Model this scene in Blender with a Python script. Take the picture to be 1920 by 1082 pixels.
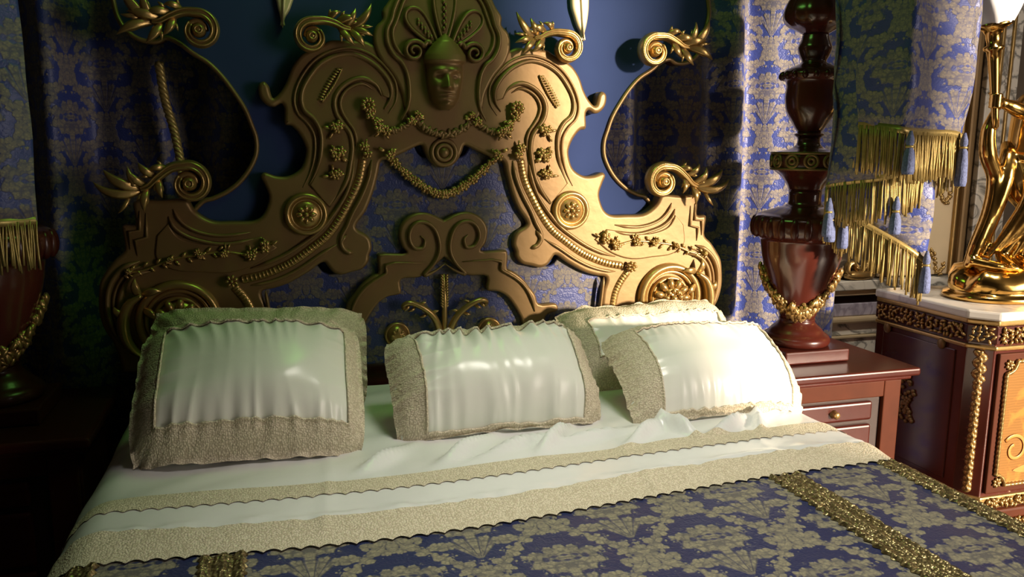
import bpy, bmesh, math, random
from mathutils import Vector, Matrix, noise
from mathutils.geometry import tessellate_polygon

random.seed(7)
for _o in list(bpy.data.objects):
    bpy.data.objects.remove(_o)
SC = bpy.context.scene
COL = SC.collection
PI = math.pi

# ------------------------------------------------------------------ camera
cam_d = bpy.data.cameras.new('camera')
cam = bpy.data.objects.new('camera', cam_d)
COL.objects.link(cam)
F_PX = 1529.24
cam_d.sensor_width = 36.0
cam_d.lens = F_PX * 36.0 / 1920.0
cam_d.clip_start = 0.05
_pi, _ya, _ro = math.radians(9.609), math.radians(16.779), math.radians(0.419)
_F = Vector((math.sin(_ya) * math.cos(_pi), math.cos(_ya) * math.cos(_pi), -math.sin(_pi)))
_r = Vector((math.cos(_ya), -math.sin(_ya), 0))
_u = _r.cross(_F)
_c, _s = math.cos(_ro), math.sin(_ro)
_R = _c * _r + _s * _u
_U = -_s * _r + _c * _u
_m = Matrix((_R, _U, -_F)).transposed().to_4x4()
_m.translation = Vector((-0.5624, -2.645, 1.4702))
cam.matrix_world = _m
SC.camera = cam

# ------------------------------------------------------------------ world, sun, window light, exposure
w = bpy.data.worlds.new('world')
SC.world = w
w.use_nodes = True
w.node_tree.nodes['Background'].inputs[0].default_value = (0.55, 0.7, 1.0, 1)
w.node_tree.nodes['Background'].inputs[1].default_value = 0.25
SC.view_settings.view_transform = 'Standard'
SC.view_settings.look = 'None'
SC.view_settings.gamma = 1.0
SC.view_settings.use_curve_mapping = False
SC.view_settings.exposure = 0.0

SUN_DIR = Vector((-0.50, 0.86, -0.18)).normalized()


def lamp(name, kind, loc, direction, energy, color, **kw):
    d = bpy.data.lights.new(name, kind)
    d.energy = energy
    d.color = color
    for k, v in kw.items():
        setattr(d, k, v)
    o = bpy.data.objects.new(name, d)
    COL.objects.link(o)
    o.location = loc
    o.rotation_euler = Vector(direction).to_track_quat('-Z', 'Y').to_euler()
    return o


lamp('sun_light', 'SUN', (6, -7, 3), SUN_DIR, 11.0, (1.0, 0.81, 0.62), angle=math.radians(4.0))
lamp('window_daylight', 'AREA', (3.7, -4.16, 1.55), (-0.52, 0.85, -0.10), 74.0, (1.0, 0.86, 0.74),
     shape='RECTANGLE', size=2.0, size_y=2.1)
lamp('bed_fill_spot', 'SPOT', (0.35, -1.45, 2.70), (0, 0.03, -1), 135.0, (1.0, 0.94, 0.84),  # added fill spot, out of view, brightens bedding and leaves the curtains dark
     spot_size=math.radians(82), spot_blend=0.9, shadow_soft_size=0.35)
lamp('cabinet_fill_spot', 'SPOT', (1.85, -0.95, 2.95), (0.22, 1.25, -2.15), 110.0, (1.0, 0.90, 0.76),  # second added fill, lifts the wainscot and marble top out of shade
     spot_size=math.radians(36), spot_blend=0.7, shadow_soft_size=0.12)
lamp('green_ceiling_lamp', 'AREA', (0.0, -0.42, 2.68), (0, 0.06, -1), 4.2, (0.32, 1.0, 0.16),
     shape='DISK', size=0.6)


# ------------------------------------------------------------------ node helpers
class NX:
    """a float socket with operators that build math nodes"""
    def __init__(s, nt, sock):
        s.nt, s.k = nt, sock

    def _m(s, op, *a, clamp=False):
        n = s.nt.nodes.new('ShaderNodeMath')
        n.operation = op
        n.use_clamp = clamp
        for i, v in enumerate((s,) + a):
            if isinstance(v, NX):
                s.nt.links.new(v.k, n.inputs[i])
            else:
                n.inputs[i].default_value = v
        return NX(s.nt, n.outputs[0])

    def __add__(s, o): return s._m('ADD', o)
    __radd__ = __add__
    def __sub__(s, o): return s._m('SUBTRACT', o)
    def __rsub__(s, o): return (s * -1.0) + o
    def __mul__(s, o): return s._m('MULTIPLY', o)
    __rmul__ = __mul__
    def __truediv__(s, o): return s._m('DIVIDE', o)
    def abs(s): return s._m('ABSOLUTE')
    def cos(s): return s._m('COSINE')
    def sin(s): return s._m('SINE')
    def round(s): return s._m('ROUND')
    def sqrt(s): return s._m('SQRT')
    def lt(s, o): return s._m('LESS_THAN', o)
    def max(s, o): return s._m('MAXIMUM', o)
    def min(s, o): return s._m('MINIMUM', o)
    def atan2(s, o): return s._m('ARCTAN2', o)
    def step(s, width):   # 0..1 ramp centred on zero
        return (s / width + 0.5)._m('MULTIPLY', 1.0, clamp=True)


def new_mat(name):
    m = bpy.data.materials.new(name)
    m.use_nodes = True
    nt = m.node_tree
    b = nt.nodes['Principled BSDF']
    return m, nt, b


def rgb(c):
    return (c[0], c[1], c[2], 1)


def tex(nt, kind, vec=None, **kw):
    n = nt.nodes.new(kind)
    for k, v in kw.items():
        if k in n.inputs:
            n.inputs[k].default_value = v
        else:
            setattr(n, k, v)
    if vec is not None:
        nt.links.new(vec, n.inputs['Vector'])
    return n


def coord(nt, which='Object'):
    return nt.nodes.new('ShaderNodeTexCoord').outputs[which]


def mixc(nt, fac, a, b):
    n = nt.nodes.new('ShaderNodeMix')
    n.data_type = 'RGBA'
    for i, v in ((0, fac), (6, a), (7, b)):
        if isinstance(v, NX):
            nt.links.new(v.k, n.inputs[i])
        elif hasattr(v, 'is_linked'):
            nt.links.new(v, n.inputs[i])
        else:
            n.inputs[i].default_value = v if i == 0 else rgb(v)
    return n.outputs[2]


def bump(nt, b, height, strength=0.3, dist=0.01):
    n = nt.nodes.new('ShaderNodeBump')
    n.inputs['Strength'].default_value = strength
    n.inputs['Distance'].default_value = dist
    nt.links.new(height.k if isinstance(height, NX) else height, n.inputs['Height'])
    nt.links.new(n.outputs[0], b.inputs['Normal'])


def simple(name, col, rough=0.5, metal=0.0, spec=0.5, var=0.0, vscale=8.0, bmp=0.0, bscale=60.0, bdist=0.003, coat=0.0):
    m, nt, b = new_mat(name)
    b.inputs['Roughness'].default_value = rough
    b.inputs['Metallic'].default_value = metal
    b.inputs['Specular IOR Level'].default_value = spec
    b.inputs['Coat Weight'].default_value = coat
    b.inputs['Coat Roughness'].default_value = 0.12
    b.inputs['Base Color'].default_value = rgb(col)
    co = coord(nt)
    if var > 0:
        n = tex(nt, 'ShaderNodeTexNoise', co, Scale=vscale, Detail=4.0)
        dark = tuple(c * (1 - var) for c in col)
        light = tuple(min(1, c * (1 + var)) for c in col)
        nt.links.new(mixc(nt, n.outputs[0], dark, light), b.inputs['Base Color'])
    if bmp > 0:
        n = tex(nt, 'ShaderNodeTexNoise', co, Scale=bscale, Detail=3.0)
        bump(nt, b, n.outputs[0], bmp, bdist)
    return m


def damask(name, ground, motif, tw=0.312, th=0.38, off=(0.042, 0.18), rough=0.55, sheen=0.15):
    """woven damask: an ogee lattice of leafy bands with a blossom in each cell (UV in metres)"""
    m, nt, b = new_mat(name)
    sep = nt.nodes.new('ShaderNodeSeparateXYZ')
    nt.links.new(coord(nt, 'UV'), sep.inputs[0])
    u = NX(nt, sep.outputs[0])
    v = NX(nt, sep.outputs[1])
    x = (u + off[0]) / tw
    y = (v + off[1]) / th
    f = (x * (2 * PI)).cos() + (y * (2 * PI)).cos()
    sel = f.lt(0.0) * 0.5
    xs = x + sel
    ys = y + sel
    X = (xs - xs.round()) * tw
    Y = (ys - ys.round()) * th
    ax = X.abs()
    g = f.abs()
    cmb = nt.nodes.new('ShaderNodeCombineXYZ')
    nt.links.new(ax.k, cmb.inputs[0])
    nt.links.new(Y.k, cmb.inputs[1])
    nt.links.new((sel * 0.0).k, cmb.inputs[2])
    vo = tex(nt, 'ShaderNodeTexVoronoi', cmb.outputs[0], Scale=54.0, Randomness=0.8)
    vo2 = tex(nt, 'ShaderNodeTexVoronoi', cmb.outputs[0], Scale=150.0, Randomness=0.9)
    vd = NX(nt, vo.outputs['Distance'])
    vd2 = NX(nt, vo2.outputs['Distance'])
    sc = (0.38 - vd) + (0.4 - vd2) * 0.35
    # leafy ogee band
    m1 = (0.46 - g + sc * 0.72).step(0.09)
    # blossom
    Yf = Y - 0.028
    th_ = X.atan2(Yf)
    r = ((X / 0.094) * (X / 0.094) + (Yf / 0.064) * (Yf / 0.064)).sqrt()
    m2 = (0.92 + (th_ * 10.0).cos() * 0.08 + sc * 0.40 - r).step(0.08)
    re = ((X / 0.042) * (X / 0.042) + ((Yf - 0.004) / 0.011) * ((Yf - 0.004) / 0.011)).sqrt()
    slot = ((0.22 + (X * 300.0).cos() * 0.16) - (re - 0.9).abs()).step(0.2) * 0.9
    m2 = m2 * (1.0 - slot)
    # calyx, stem and side leaves below
    fa = X.atan2((Y + 0.125))
    fr_ = (X * X + (Y + 0.125) * (Y + 0.125)).sqrt()
    stem = (0.62 - fa.abs()).step(0.08) * (0.098 + sc * 0.03 - fr_).step(0.012) * (fr_ - 0.008).step(0.006) * (0.62 + (fa * 22.0).cos() * 0.8 + 0.12).step(0.45)
    la = ax - 0.070 - Y * 0.1
    lb = Y + 0.058
    lf = ((la / 0.034) * (la / 0.034) + (lb / 0.022) * (lb / 0.022)).sqrt()
    m3 = (0.9 + sc * 0.7 - lf).step(0.14)
    cl = ax - 0.110
    cy = Y + 0.012
    lf2 = ((cl / 0.024) * (cl / 0.024) + (cy / 0.016) * (cy / 0.016)).sqrt()
    m4 = (0.9 + sc * 0.8 - lf2).step(0.14)
    mask = m1.max(m2).max(stem).max(m3).max(m4)
    ve = tex(nt, 'ShaderNodeTexVoronoi', cmb.outputs[0], Scale=54.0, Randomness=0.8, feature='DISTANCE_TO_EDGE')
    lines = (0.055 - NX(nt, ve.outputs['Distance'])).step(0.06) * 0.24
    vein = lines + (vd2 - 0.42).step(0.25) * 0.45 + (vd - 0.5).step(0.2) * 0.35
    mot_dark = tuple(0.62 * a + 0.38 * b_ for a, b_ in zip(tuple(c * 0.55 for c in motif), ground))
    mc = mixc(nt, vein, motif, mot_dark)
    colr = mixc(nt, mask, ground, mc)
    nt.links.new(colr, b.inputs['Base Color'])
    b.inputs['Roughness'].default_value = rough
    nt.links.new((0.42 + mask * 0.25).k, b.inputs['Roughness'])
    b.inputs['Sheen Weight'].default_value = sheen
    bump(nt, b, mask - vein * 0.5, 0.5, 0.0025)
    return m


# ------------------------------------------------------------------ materials
GOLD = simple('carved_gilt', (0.225, 0.138, 0.052), 0.42, 0.45, var=0.22, vscale=6, bmp=0.12, bscale=35, bdist=0.004)
GOLD_BRIGHT = simple('burnished_gilt', (0.46, 0.30, 0.11), 0.30, 0.72, var=0.15, vscale=20, bmp=0.15, bscale=90)
GOLD_STATUE = simple('polished_bronze_gilt', (0.70, 0.43, 0.12), 0.16, 1.0, var=0.15, vscale=12)
GOLD_PALE = simple('pale_gilt', (0.66, 0.52, 0.32), 0.45, 0.3, var=0.15)
BLUE_PANEL = simple('blue_painted_panel', (0.026, 0.044, 0.125), 0.8, spec=0.1, var=0.12, vscale=5, bmp=0.08, bscale=260, bdist=0.001)
MAHOG = simple('dark_mahogany', (0.075, 0.016, 0.010), 0.22, var=0.4, vscale=9, coat=0.5)
MAHOG_RED = simple('red_mahogany', (0.055, 0.010, 0.006), 0.30, spec=0.35, var=0.35, vscale=9, coat=0.12)
MAHOG_ORANGE = simple('orange_mahogany', (0.075, 0.018, 0.006), 0.55, spec=0.15, var=0.3, vscale=12)
DARKWOOD = simple('dark_wood_groove', (0.03, 0.014, 0.01), 0.4)
DAM_COVER = damask('coverlet_damask', (0.010, 0.017, 0.085), (0.30, 0.265, 0.17))
DAM_CURTAIN = damask('curtain_damask', (0.036, 0.058, 0.26), (0.28, 0.245, 0.19), tw=0.26, th=0.34, off=(0.0, 0.0))
DAM_PANEL = damask('headboard_damask', (0.030, 0.045, 0.17), (0.16, 0.14, 0.10), tw=0.30, th=0.40, off=(0.0, 0.14))
SATIN = simple('ivory_satin', (0.80, 0.80, 0.72), 0.26, var=0.03, vscale=3, bmp=0.08, bscale=14, bdist=0.01)
SATIN.node_tree.nodes['Principled BSDF'].inputs['Sheen Weight'].default_value = 0.2
SATIN_SHEET = simple('white_satin', (0.80, 0.79, 0.78), 0.24, var=0.03, vscale=3, bmp=0.10, bscale=18, bdist=0.01)
MATT = simple('cream_cotton', (0.62, 0.60, 0.52), 0.8)
FLOOR = simple('dark_floor', (0.05, 0.03, 0.02), 0.35, var=0.3)
WALL = simple('dark_wall_silk', (0.10, 0.075, 0.05), 0.8, var=0.2)
CEIL = simple('ceiling_plaster', (0.16, 0.14, 0.11), 0.9)
GLASSW = simple('frosted_white_glass', (0.80, 0.80, 0.82), 0.25, bmp=0.0)


def lace_mat():
    m, nt, b = new_mat('cream_lace')
    co = coord(nt, 'UV')
    vo = tex(nt, 'ShaderNodeTexVoronoi', co, Scale=210.0, Randomness=0.75)
    n2 = tex(nt, 'ShaderNodeTexNoise', co, Scale=45.0, Detail=3.0)
    d = NX(nt, vo.outputs['Distance'])
    hole = (d - 0.48).step(0.25) * 0.75 + (NX(nt, n2.outputs[0]) - 0.55).step(0.2) * 0.12
    nt.links.new(mixc(nt, hole, (0.80, 0.71, 0.55), (0.52, 0.44, 0.31)), b.inputs['Base Color'])
    b.inputs['Roughness'].default_value = 0.9
    b.inputs['Specular IOR Level'].default_value = 0.15
    bump(nt, b, (d * -1.0), 0.8, 0.003)
    return m


LACE = lace_mat()


def braid_mat():
    m, nt, b = new_mat('gold_thread_braid')
    co = coord(nt, 'UV')
    vo = tex(nt, 'ShaderNodeTexVoronoi', co, Scale=150.0, Randomness=1.0)
    wv = tex(nt, 'ShaderNodeTexWave', co, Scale=26.0, Distortion=6.0)
    wv.bands_direction = 'X'
    d = NX(nt, vo.outputs['Distance'])
    h = d * -0.8 + NX(nt, wv.outputs['Fac']) * 0.6
    nt.links.new(mixc(nt, (d - 0.45).step(0.35), (0.46, 0.36, 0.17), (0.17, 0.125, 0.055)), b.inputs['Base Color'])
    b.inputs['Metallic'].default_value = 0.7
    b.inputs['Roughness'].default_value = 0.33
    bump(nt, b, h, 1.0, 0.004)
    return m


BRAID = braid_mat()
FRINGE = simple('gold_fringe_thread', (0.46, 0.34, 0.12), 0.42, 0.55, var=0.35, vscale=60)
TASSEL = simple('blue_tassel_thread', (0.12, 0.15, 0.30), 0.75, 0.0, var=0.7, vscale=130, bmp=0.6, bscale=240)


def marble_mat(name, base, vein, scale=5.0):
    m, nt, b = new_mat(name)
    n = tex(nt, 'ShaderNodeTexNoise', coord(nt), Scale=scale, Detail=8.0, Distortion=1.6)
    f = NX(nt, n.outputs[0])
    line = (0.035 - (f - 0.5).abs()).step(0.06)
    nt.links.new(mixc(nt, line, base, vein), b.inputs['Base Color'])
    b.inputs['Roughness'].default_value = 0.22
    return m


MARBLE = marble_mat('grey_white_marble', (0.78, 0.74, 0.64), (0.25, 0.24, 0.21))
MARBLE_TOP = marble_mat('white_marble_top', (0.72, 0.70, 0.65), (0.5, 0.48, 0.45), 3.0)
MARBLE_LILAC = marble_mat('lilac_grey_marble', (0.46, 0.42, 0.50), (0.3, 0.27, 0.33), 6.0)


def marquetry_mat():
    m, nt, b = new_mat('marquetry_veneer')
    co = coord(nt, 'UV')
    n = tex(nt, 'ShaderNodeTexNoise', co, Scale=9.0, Detail=5.0, Distortion=1.2)
    wv = tex(nt, 'ShaderNodeTexWave', co, Scale=30.0, Distortion=2.0)
    wv.bands_direction = 'Y'
    base = mixc(nt, NX(nt, wv.outputs['Fac']) * 0.5, (0.30, 0.145, 0.035), (0.20, 0.09, 0.02))
    blot = (NX(nt, n.outputs[0]) - 0.56).step(0.10)
    nt.links.new(mixc(nt, blot, base, (0.52, 0.20, 0.04)), b.inputs['Base Color'])
    b.inputs['Roughness'].default_value = 0.3
    b.inputs['Coat Weight'].default_value = 0.4
    return m


MARQ = marquetry_mat()
INLAY = simple('pale_orange_inlay', (0.60, 0.25, 0.06), 0.35, var=0.25, vscale=30, coat=0.3)


# ------------------------------------------------------------------ mesh helpers
def mk(name, V, Fc, mat, parent=None, smooth=True, uv=None, flat=(), kind=None, label=None):
    me = bpy.data.meshes.new(name)
    me.from_pydata([tuple(p) for p in V], [], Fc)
    me.materials.append(mat)
    if smooth:
        me.polygons.foreach_set('use_smooth', [True] * len(me.polygons))
        for i in flat:
            me.polygons[i].use_smooth = False
    if uv is not None:
        lay = me.uv_layers.new(name='UVMap')
        for lp in me.loops:
            lay.data[lp.index].uv = uv[lp.vertex_index]
    me.update()
    o = bpy.data.objects.new(name, me)
    COL.objects.link(o)
    if parent is not None:
        o.parent = parent
    if kind:
        o['kind'] = kind
    if label:
        o['label'] = label
    return o


def thing(name, label, cat, loc=(0, 0, 0), rot=(0, 0, 0), group=None):
    o = bpy.data.objects.new(name, None)
    o.empty_display_size = 0.1
    COL.objects.link(o)
    o.location = loc
    o.rotation_euler = rot
    o['label'] = label
    o['category'] = cat
    if group:
        o['group'] = group
    return o


def tag(o, label, cat, group=None):
    o['label'] = label
    o['category'] = cat
    if group:
        o['group'] = group
    return o


class MB:
    def __init__(s):
        s.V, s.F, s.U = [], [], []

    def add(s, V, Fc, U=None):
        k = len(s.V)
        s.V += [Vector(p) for p in V]
        s.F += [tuple(i + k for i in f) for f in Fc]
        s.U += list(U) if U is not None else [(p[0], p[2]) for p in V]
        return s

    def box(s, a, b):
        x0, y0, z0 = a
        x1, y1, z1 = b
        V = [(x0, y0, z0), (x1, y0, z0), (x1, y1, z0), (x0, y1, z0), (x0, y0, z1), (x1, y0, z1), (x1, y1, z1), (x0, y1, z1)]
        return s.add(V, [(3, 2, 1, 0), (4, 5, 6, 7), (0, 1, 5, 4), (1, 2, 6, 5), (2, 3, 7, 6), (3, 0, 4, 7)])

    def mirror(s):
        n = MB()
        n.V = [Vector((-p.x, p.y, p.z)) for p in s.V]
        n.F = [tuple(reversed(f)) for f in s.F]
        n.U = list(s.U)
        return n

    def build(s, name, mat, parent=None, smooth=True, uv=None, **kw):
        return mk(name, s.V, s.F, mat, parent, smooth, uv if uv is not None else (s.U if s.U else None), **kw)


def bevbox(name, a, b, mat, parent=None, bev=0.006, seg=2, **kw):
    """box with rounded edges, linked as one mesh"""
    bm = bmesh.new()
    bmesh.ops.create_cube(bm, size=1)
    for v in bm.verts:
        v.co = Vector(((a[i] + b[i]) / 2 + v.co[i] * (b[i] - a[i]) for i in range(3)))
    bmesh.ops.bevel(bm, geom=bm.edges[:], offset=bev, segments=seg, profile=0.5, affect='EDGES')
    me = bpy.data.meshes.new(name)
    bm.to_mesh(me)
    bm.free()
    me.materials.append(mat)
    o = bpy.data.objects.new(name, me)
    COL.objects.link(o)
    if parent is not None:
        o.parent = parent
    for k, v in kw.items():
        o[k] = v
    return o


def cr(P, n=5, closed=False):
    """centripetal Catmull-Rom through points of any dimension"""
    P = [Vector(p) if len(p) == 3 else Vector((p[0], p[1], 0)) for p in P]
    Q = [P[i] for i in range(len(P)) if i == 0 or (P[i] - P[i - 1]).length > 1e-5]
    if closed and (Q[0] - Q[-1]).length < 1e-5:
        Q.pop()
    m = len(Q)
    out = []
    rng = m if closed else m - 1
    for i in range(rng):
        if closed:
            p0, p1, p2, p3 = Q[(i - 1) % m], Q[i], Q[(i + 1) % m], Q[(i + 2) % m]
        else:
            p1, p2 = Q[i], Q[i + 1]
            p0 = Q[i - 1] if i else p1 * 2 - p2
            p3 = Q[i + 2] if i + 2 < m else p2 * 2 - p1
        t0 = 0.0
        t1 = t0 + max((p1 - p0).length, 1e-6) ** 0.5
        t2 = t1 + max((p2 - p1).length, 1e-6) ** 0.5
        t3 = t2 + max((p3 - p2).length, 1e-6) ** 0.5
        for k in range(n):
            t = t1 + (t2 - t1) * k / n
            a1 = p0 * ((t1 - t) / (t1 - t0)) + p1 * ((t - t0) / (t1 - t0))
            a2 = p1 * ((t2 - t) / (t2 - t1)) + p2 * ((t - t1) / (t2 - t1))
            a3 = p2 * ((t3 - t) / (t3 - t2)) + p3 * ((t - t2) / (t3 - t2))
            b1 = a1 * ((t2 - t) / (t2 - t0)) + a2 * ((t - t0) / (t2 - t0))
            b2 = a2 * ((t3 - t) / (t3 - t1)) + a3 * ((t - t1) / (t3 - t1))
            out.append(b1 * ((t2 - t) / (t2 - t1)) + b2 * ((t - t1) / (t2 - t1)))
    if not closed:
        out.append(Q[-1])
    return out


def offset_loop(L, d):
    """offset a closed counter-clockwise 2D loop inwards by d"""
    n = len(L)
    out = []
    for i in range(n):
        a, b, c = L[i - 1], L[i], L[(i + 1) % n]
        e1 = (b - a)
        e2 = (c - b)
        n1 = Vector((-e1.y, e1.x, 0))
        n2 = Vector((-e2.y, e2.x, 0))
        nn = n1.normalized() + n2.normalized()
        if nn.length < 1e-4:
            nn = n1
        nn.normalize()
        out.append(b + nn * d)
    return out


def area2(L):
    return sum(L[i - 1].x * L[i].y - L[i].x * L[i - 1].y for i in range(len(L)))


def slab(loop, y_front, depth, bev=0.008, mb=None):
    """extrude a 2D outline (x, z) into a bevelled slab facing -Y; returns an MB with UV = (x, z)"""
    mb = mb or MB()
    L = [Vector((p[0], p[1], 0)) for p in loop]
    if area2(L) < 0:
        L.reverse()
    n = len(L)
    rings = []
    steps = [(bev, 0.0), (bev * 0.62, bev * 0.08), (bev * 0.3, bev * 0.3), (bev * 0.08, bev * 0.62), (0.0, bev)]
    for ins, dy in steps:
        rings.append([(p.x, y_front + dy, p.y) for p in offset_loop(L, ins)])
    rings.append([(p.x, y_front + depth, p.y) for p in L])
    V = [q for r in rings for q in r]
    F = []
    for k in range(len(rings) - 1):
        for i in range(n):
            j = (i + 1) % n
            F.append((k * n + i, (k + 1) * n + i, (k + 1) * n + j, k * n + j))
    cap = offset_loop(L, bev)
    tri = tessellate_polygon([cap])
    for t in tri:
        a, b, c = (cap[i] for i in t)
        s = (b.x - a.x) * (c.y - a.y) - (c.x - a.x) * (b.y - a.y)
        F.append(tuple(t) if s > 0 else tuple(reversed(t)))
    k0 = (len(rings) - 1) * n
    for t in tri:
        F.append(tuple(k0 + i for i in reversed(t)))
    mb.add(V, F, [(p[0], p[2]) for p in V])
    return mb


def ptube(P, y, r, d=None, seg=8, mb=None, cap=True):
    """rounded moulding along a planar path P (x, z) at depth y; r in-plane, d towards the viewer"""
    mb = mb or MB()
    n = len(P)
    V, F, U = [], [], []
    for i, p in enumerate(P):
        a = P[max(0, i - 1)]
        b = P[min(n - 1, i + 1)]
        t = Vector((b[0] - a[0], b[1] - a[1], 0))
        if t.length < 1e-9:
            t = Vector((1, 0, 0))
        t.normalize()
        N = (-t.y, t.x)
        ri = r[i] if isinstance(r, (list, tuple)) else r
        di = (d[i] if isinstance(d, (list, tuple)) else d) if d is not None else ri
        yy = y[i] if isinstance(y, (list, tuple)) else y
        for k in range(seg):
            an = 2 * PI * k / seg
            V.append((p[0] + N[0] * ri * math.cos(an), yy - di * math.sin(an), p[1] + N[1] * ri * math.cos(an)))
            U.append((p[0], p[1]))
    for i in range(n - 1):
        for k in range(seg):
            j = (k + 1) % seg
            F.append((i * seg + k, i * seg + j, (i + 1) * seg + j, (i + 1) * seg + k))
    if cap:
        F.append(tuple(reversed(range(seg))))
        F.append(tuple((n - 1) * seg + k for k in range(seg)))
    return mb.add(V, F, U)


def tube(P, r, seg=8, mb=None, cap=True, squash=1.0):
    mb = mb or MB()
    P = [Vector(p) for p in P]
    n = len(P)
    t0 = (P[1] - P[0]).normalized()
    N = t0.orthogonal().normalized()
    V, F = [], []
    for i in range(n):
        t = (P[min(n - 1, i + 1)] - P[max(0, i - 1)])
        if t.length < 1e-9:
            t = t0.copy()
        t.normalize()
        N = (N - t * N.dot(t))
        if N.length < 1e-6:
            N = t.orthogonal()
        N.normalize()
        B = t.cross(N)
        ri = r[i] if isinstance(r, (list, tuple)) else r
        for k in range(seg):
            a = 2 * PI * k / seg
            V.append(P[i] + N * (ri * math.cos(a)) + B * (ri * squash * math.sin(a)))
    for i in range(n - 1):
        for k in range(seg):
            j = (k + 1) % seg
            F.append((i * seg + k, i * seg + j, (i + 1) * seg + j, (i + 1) * seg + k))
    if cap:
        F.append(tuple(reversed(range(seg))))
        F.append(tuple((n - 1) * seg + k for k in range(seg)))
    return mb.add(V, F)


def lathe(prof, seg=32, c=(0, 0, 0), mb=None, flute=0, famp=0.0, frange=None):
    mb = mb or MB()
    V, F = [], []
    for (r, z) in prof:
        for k in range(seg):
            a = 2 * PI * k / seg
            rr = r
            if flute and (frange is None or frange[0] <= z <= frange[1]):
                rr = r * (1 + famp * abs(math.sin(a * flute / 2)) - famp * 0.5)
            V.append((c[0] + rr * math.cos(a), c[1] + rr * math.sin(a), c[2] + z))
    for i in range(len(prof) - 1):
        for k in range(seg):
            j = (k + 1) % seg
            F.append((i * seg + k, i * seg + j, (i + 1) * seg + j, (i + 1) * seg + k))
    if prof[0][1] > prof[-1][1]:
        F = [tuple(reversed(f)) for f in F]
        F.append(tuple(range(seg)))
        F.append(tuple(reversed([(len(prof) - 1) * seg + k for k in range(seg)])))
    else:
        F.append(tuple(reversed(range(seg))))
        F.append(tuple((len(prof) - 1) * seg + k for k in range(seg)))
    return mb.add(V, F)


def ell(c, rad, mb, rot=None, nu=8, nv=5):
    V, F = [], []
    c = Vector(c)
    V.append(Vector((0, 0, -rad[2])))
    for j in range(1, nv):
        ph = -PI / 2 + PI * j / nv
        for i in range(nu):
            a = 2 * PI * i / nu
            V.append(Vector((rad[0] * math.cos(ph) * math.cos(a), rad[1] * math.cos(ph) * math.sin(a), rad[2] * math.sin(ph))))
    V.append(Vector((0, 0, rad[2])))
    for i in range(nu):
        F.append((0, 1 + (i + 1) % nu, 1 + i))
    for j in range(nv - 2):
        for i in range(nu):
            a = 1 + j * nu + i
            b = 1 + j * nu + (i + 1) % nu
            F.append((a, b, b + nu, a + nu))
    k = 1 + (nv - 2) * nu
    for i in range(nu):
        F.append((k + i, k + (i + 1) % nu, len(V) - 1))
    if rot is not None:
        V = [rot @ p for p in V]
    return mb.add([p + c for p in V], F)


def grid(fn, nu, nv, mb=None, uvfn=None):
    """fn(i/nu, j/nv) -> point"""
    mb = mb or MB()
    V, F, U = [], [], []
    for j in range(nv + 1):
        for i in range(nu + 1):
            V.append(fn(i / nu, j / nv))
            if uvfn:
                U.append(uvfn(i / nu, j / nv))
    for j in range(nv):
        for i in range(nu):
            a = j * (nu + 1) + i
            F.append((a, a + 1, a + nu + 2, a + nu + 1))
    return mb.add(V, F, U if uvfn else None)


def smooth01(a, b, x):
    t = max(0.0, min(1.0, (x - a) / (b - a)))
    return t * t * (3 - 2 * t)


def struct(o):
    o['kind'] = 'structure'
    return o


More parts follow.
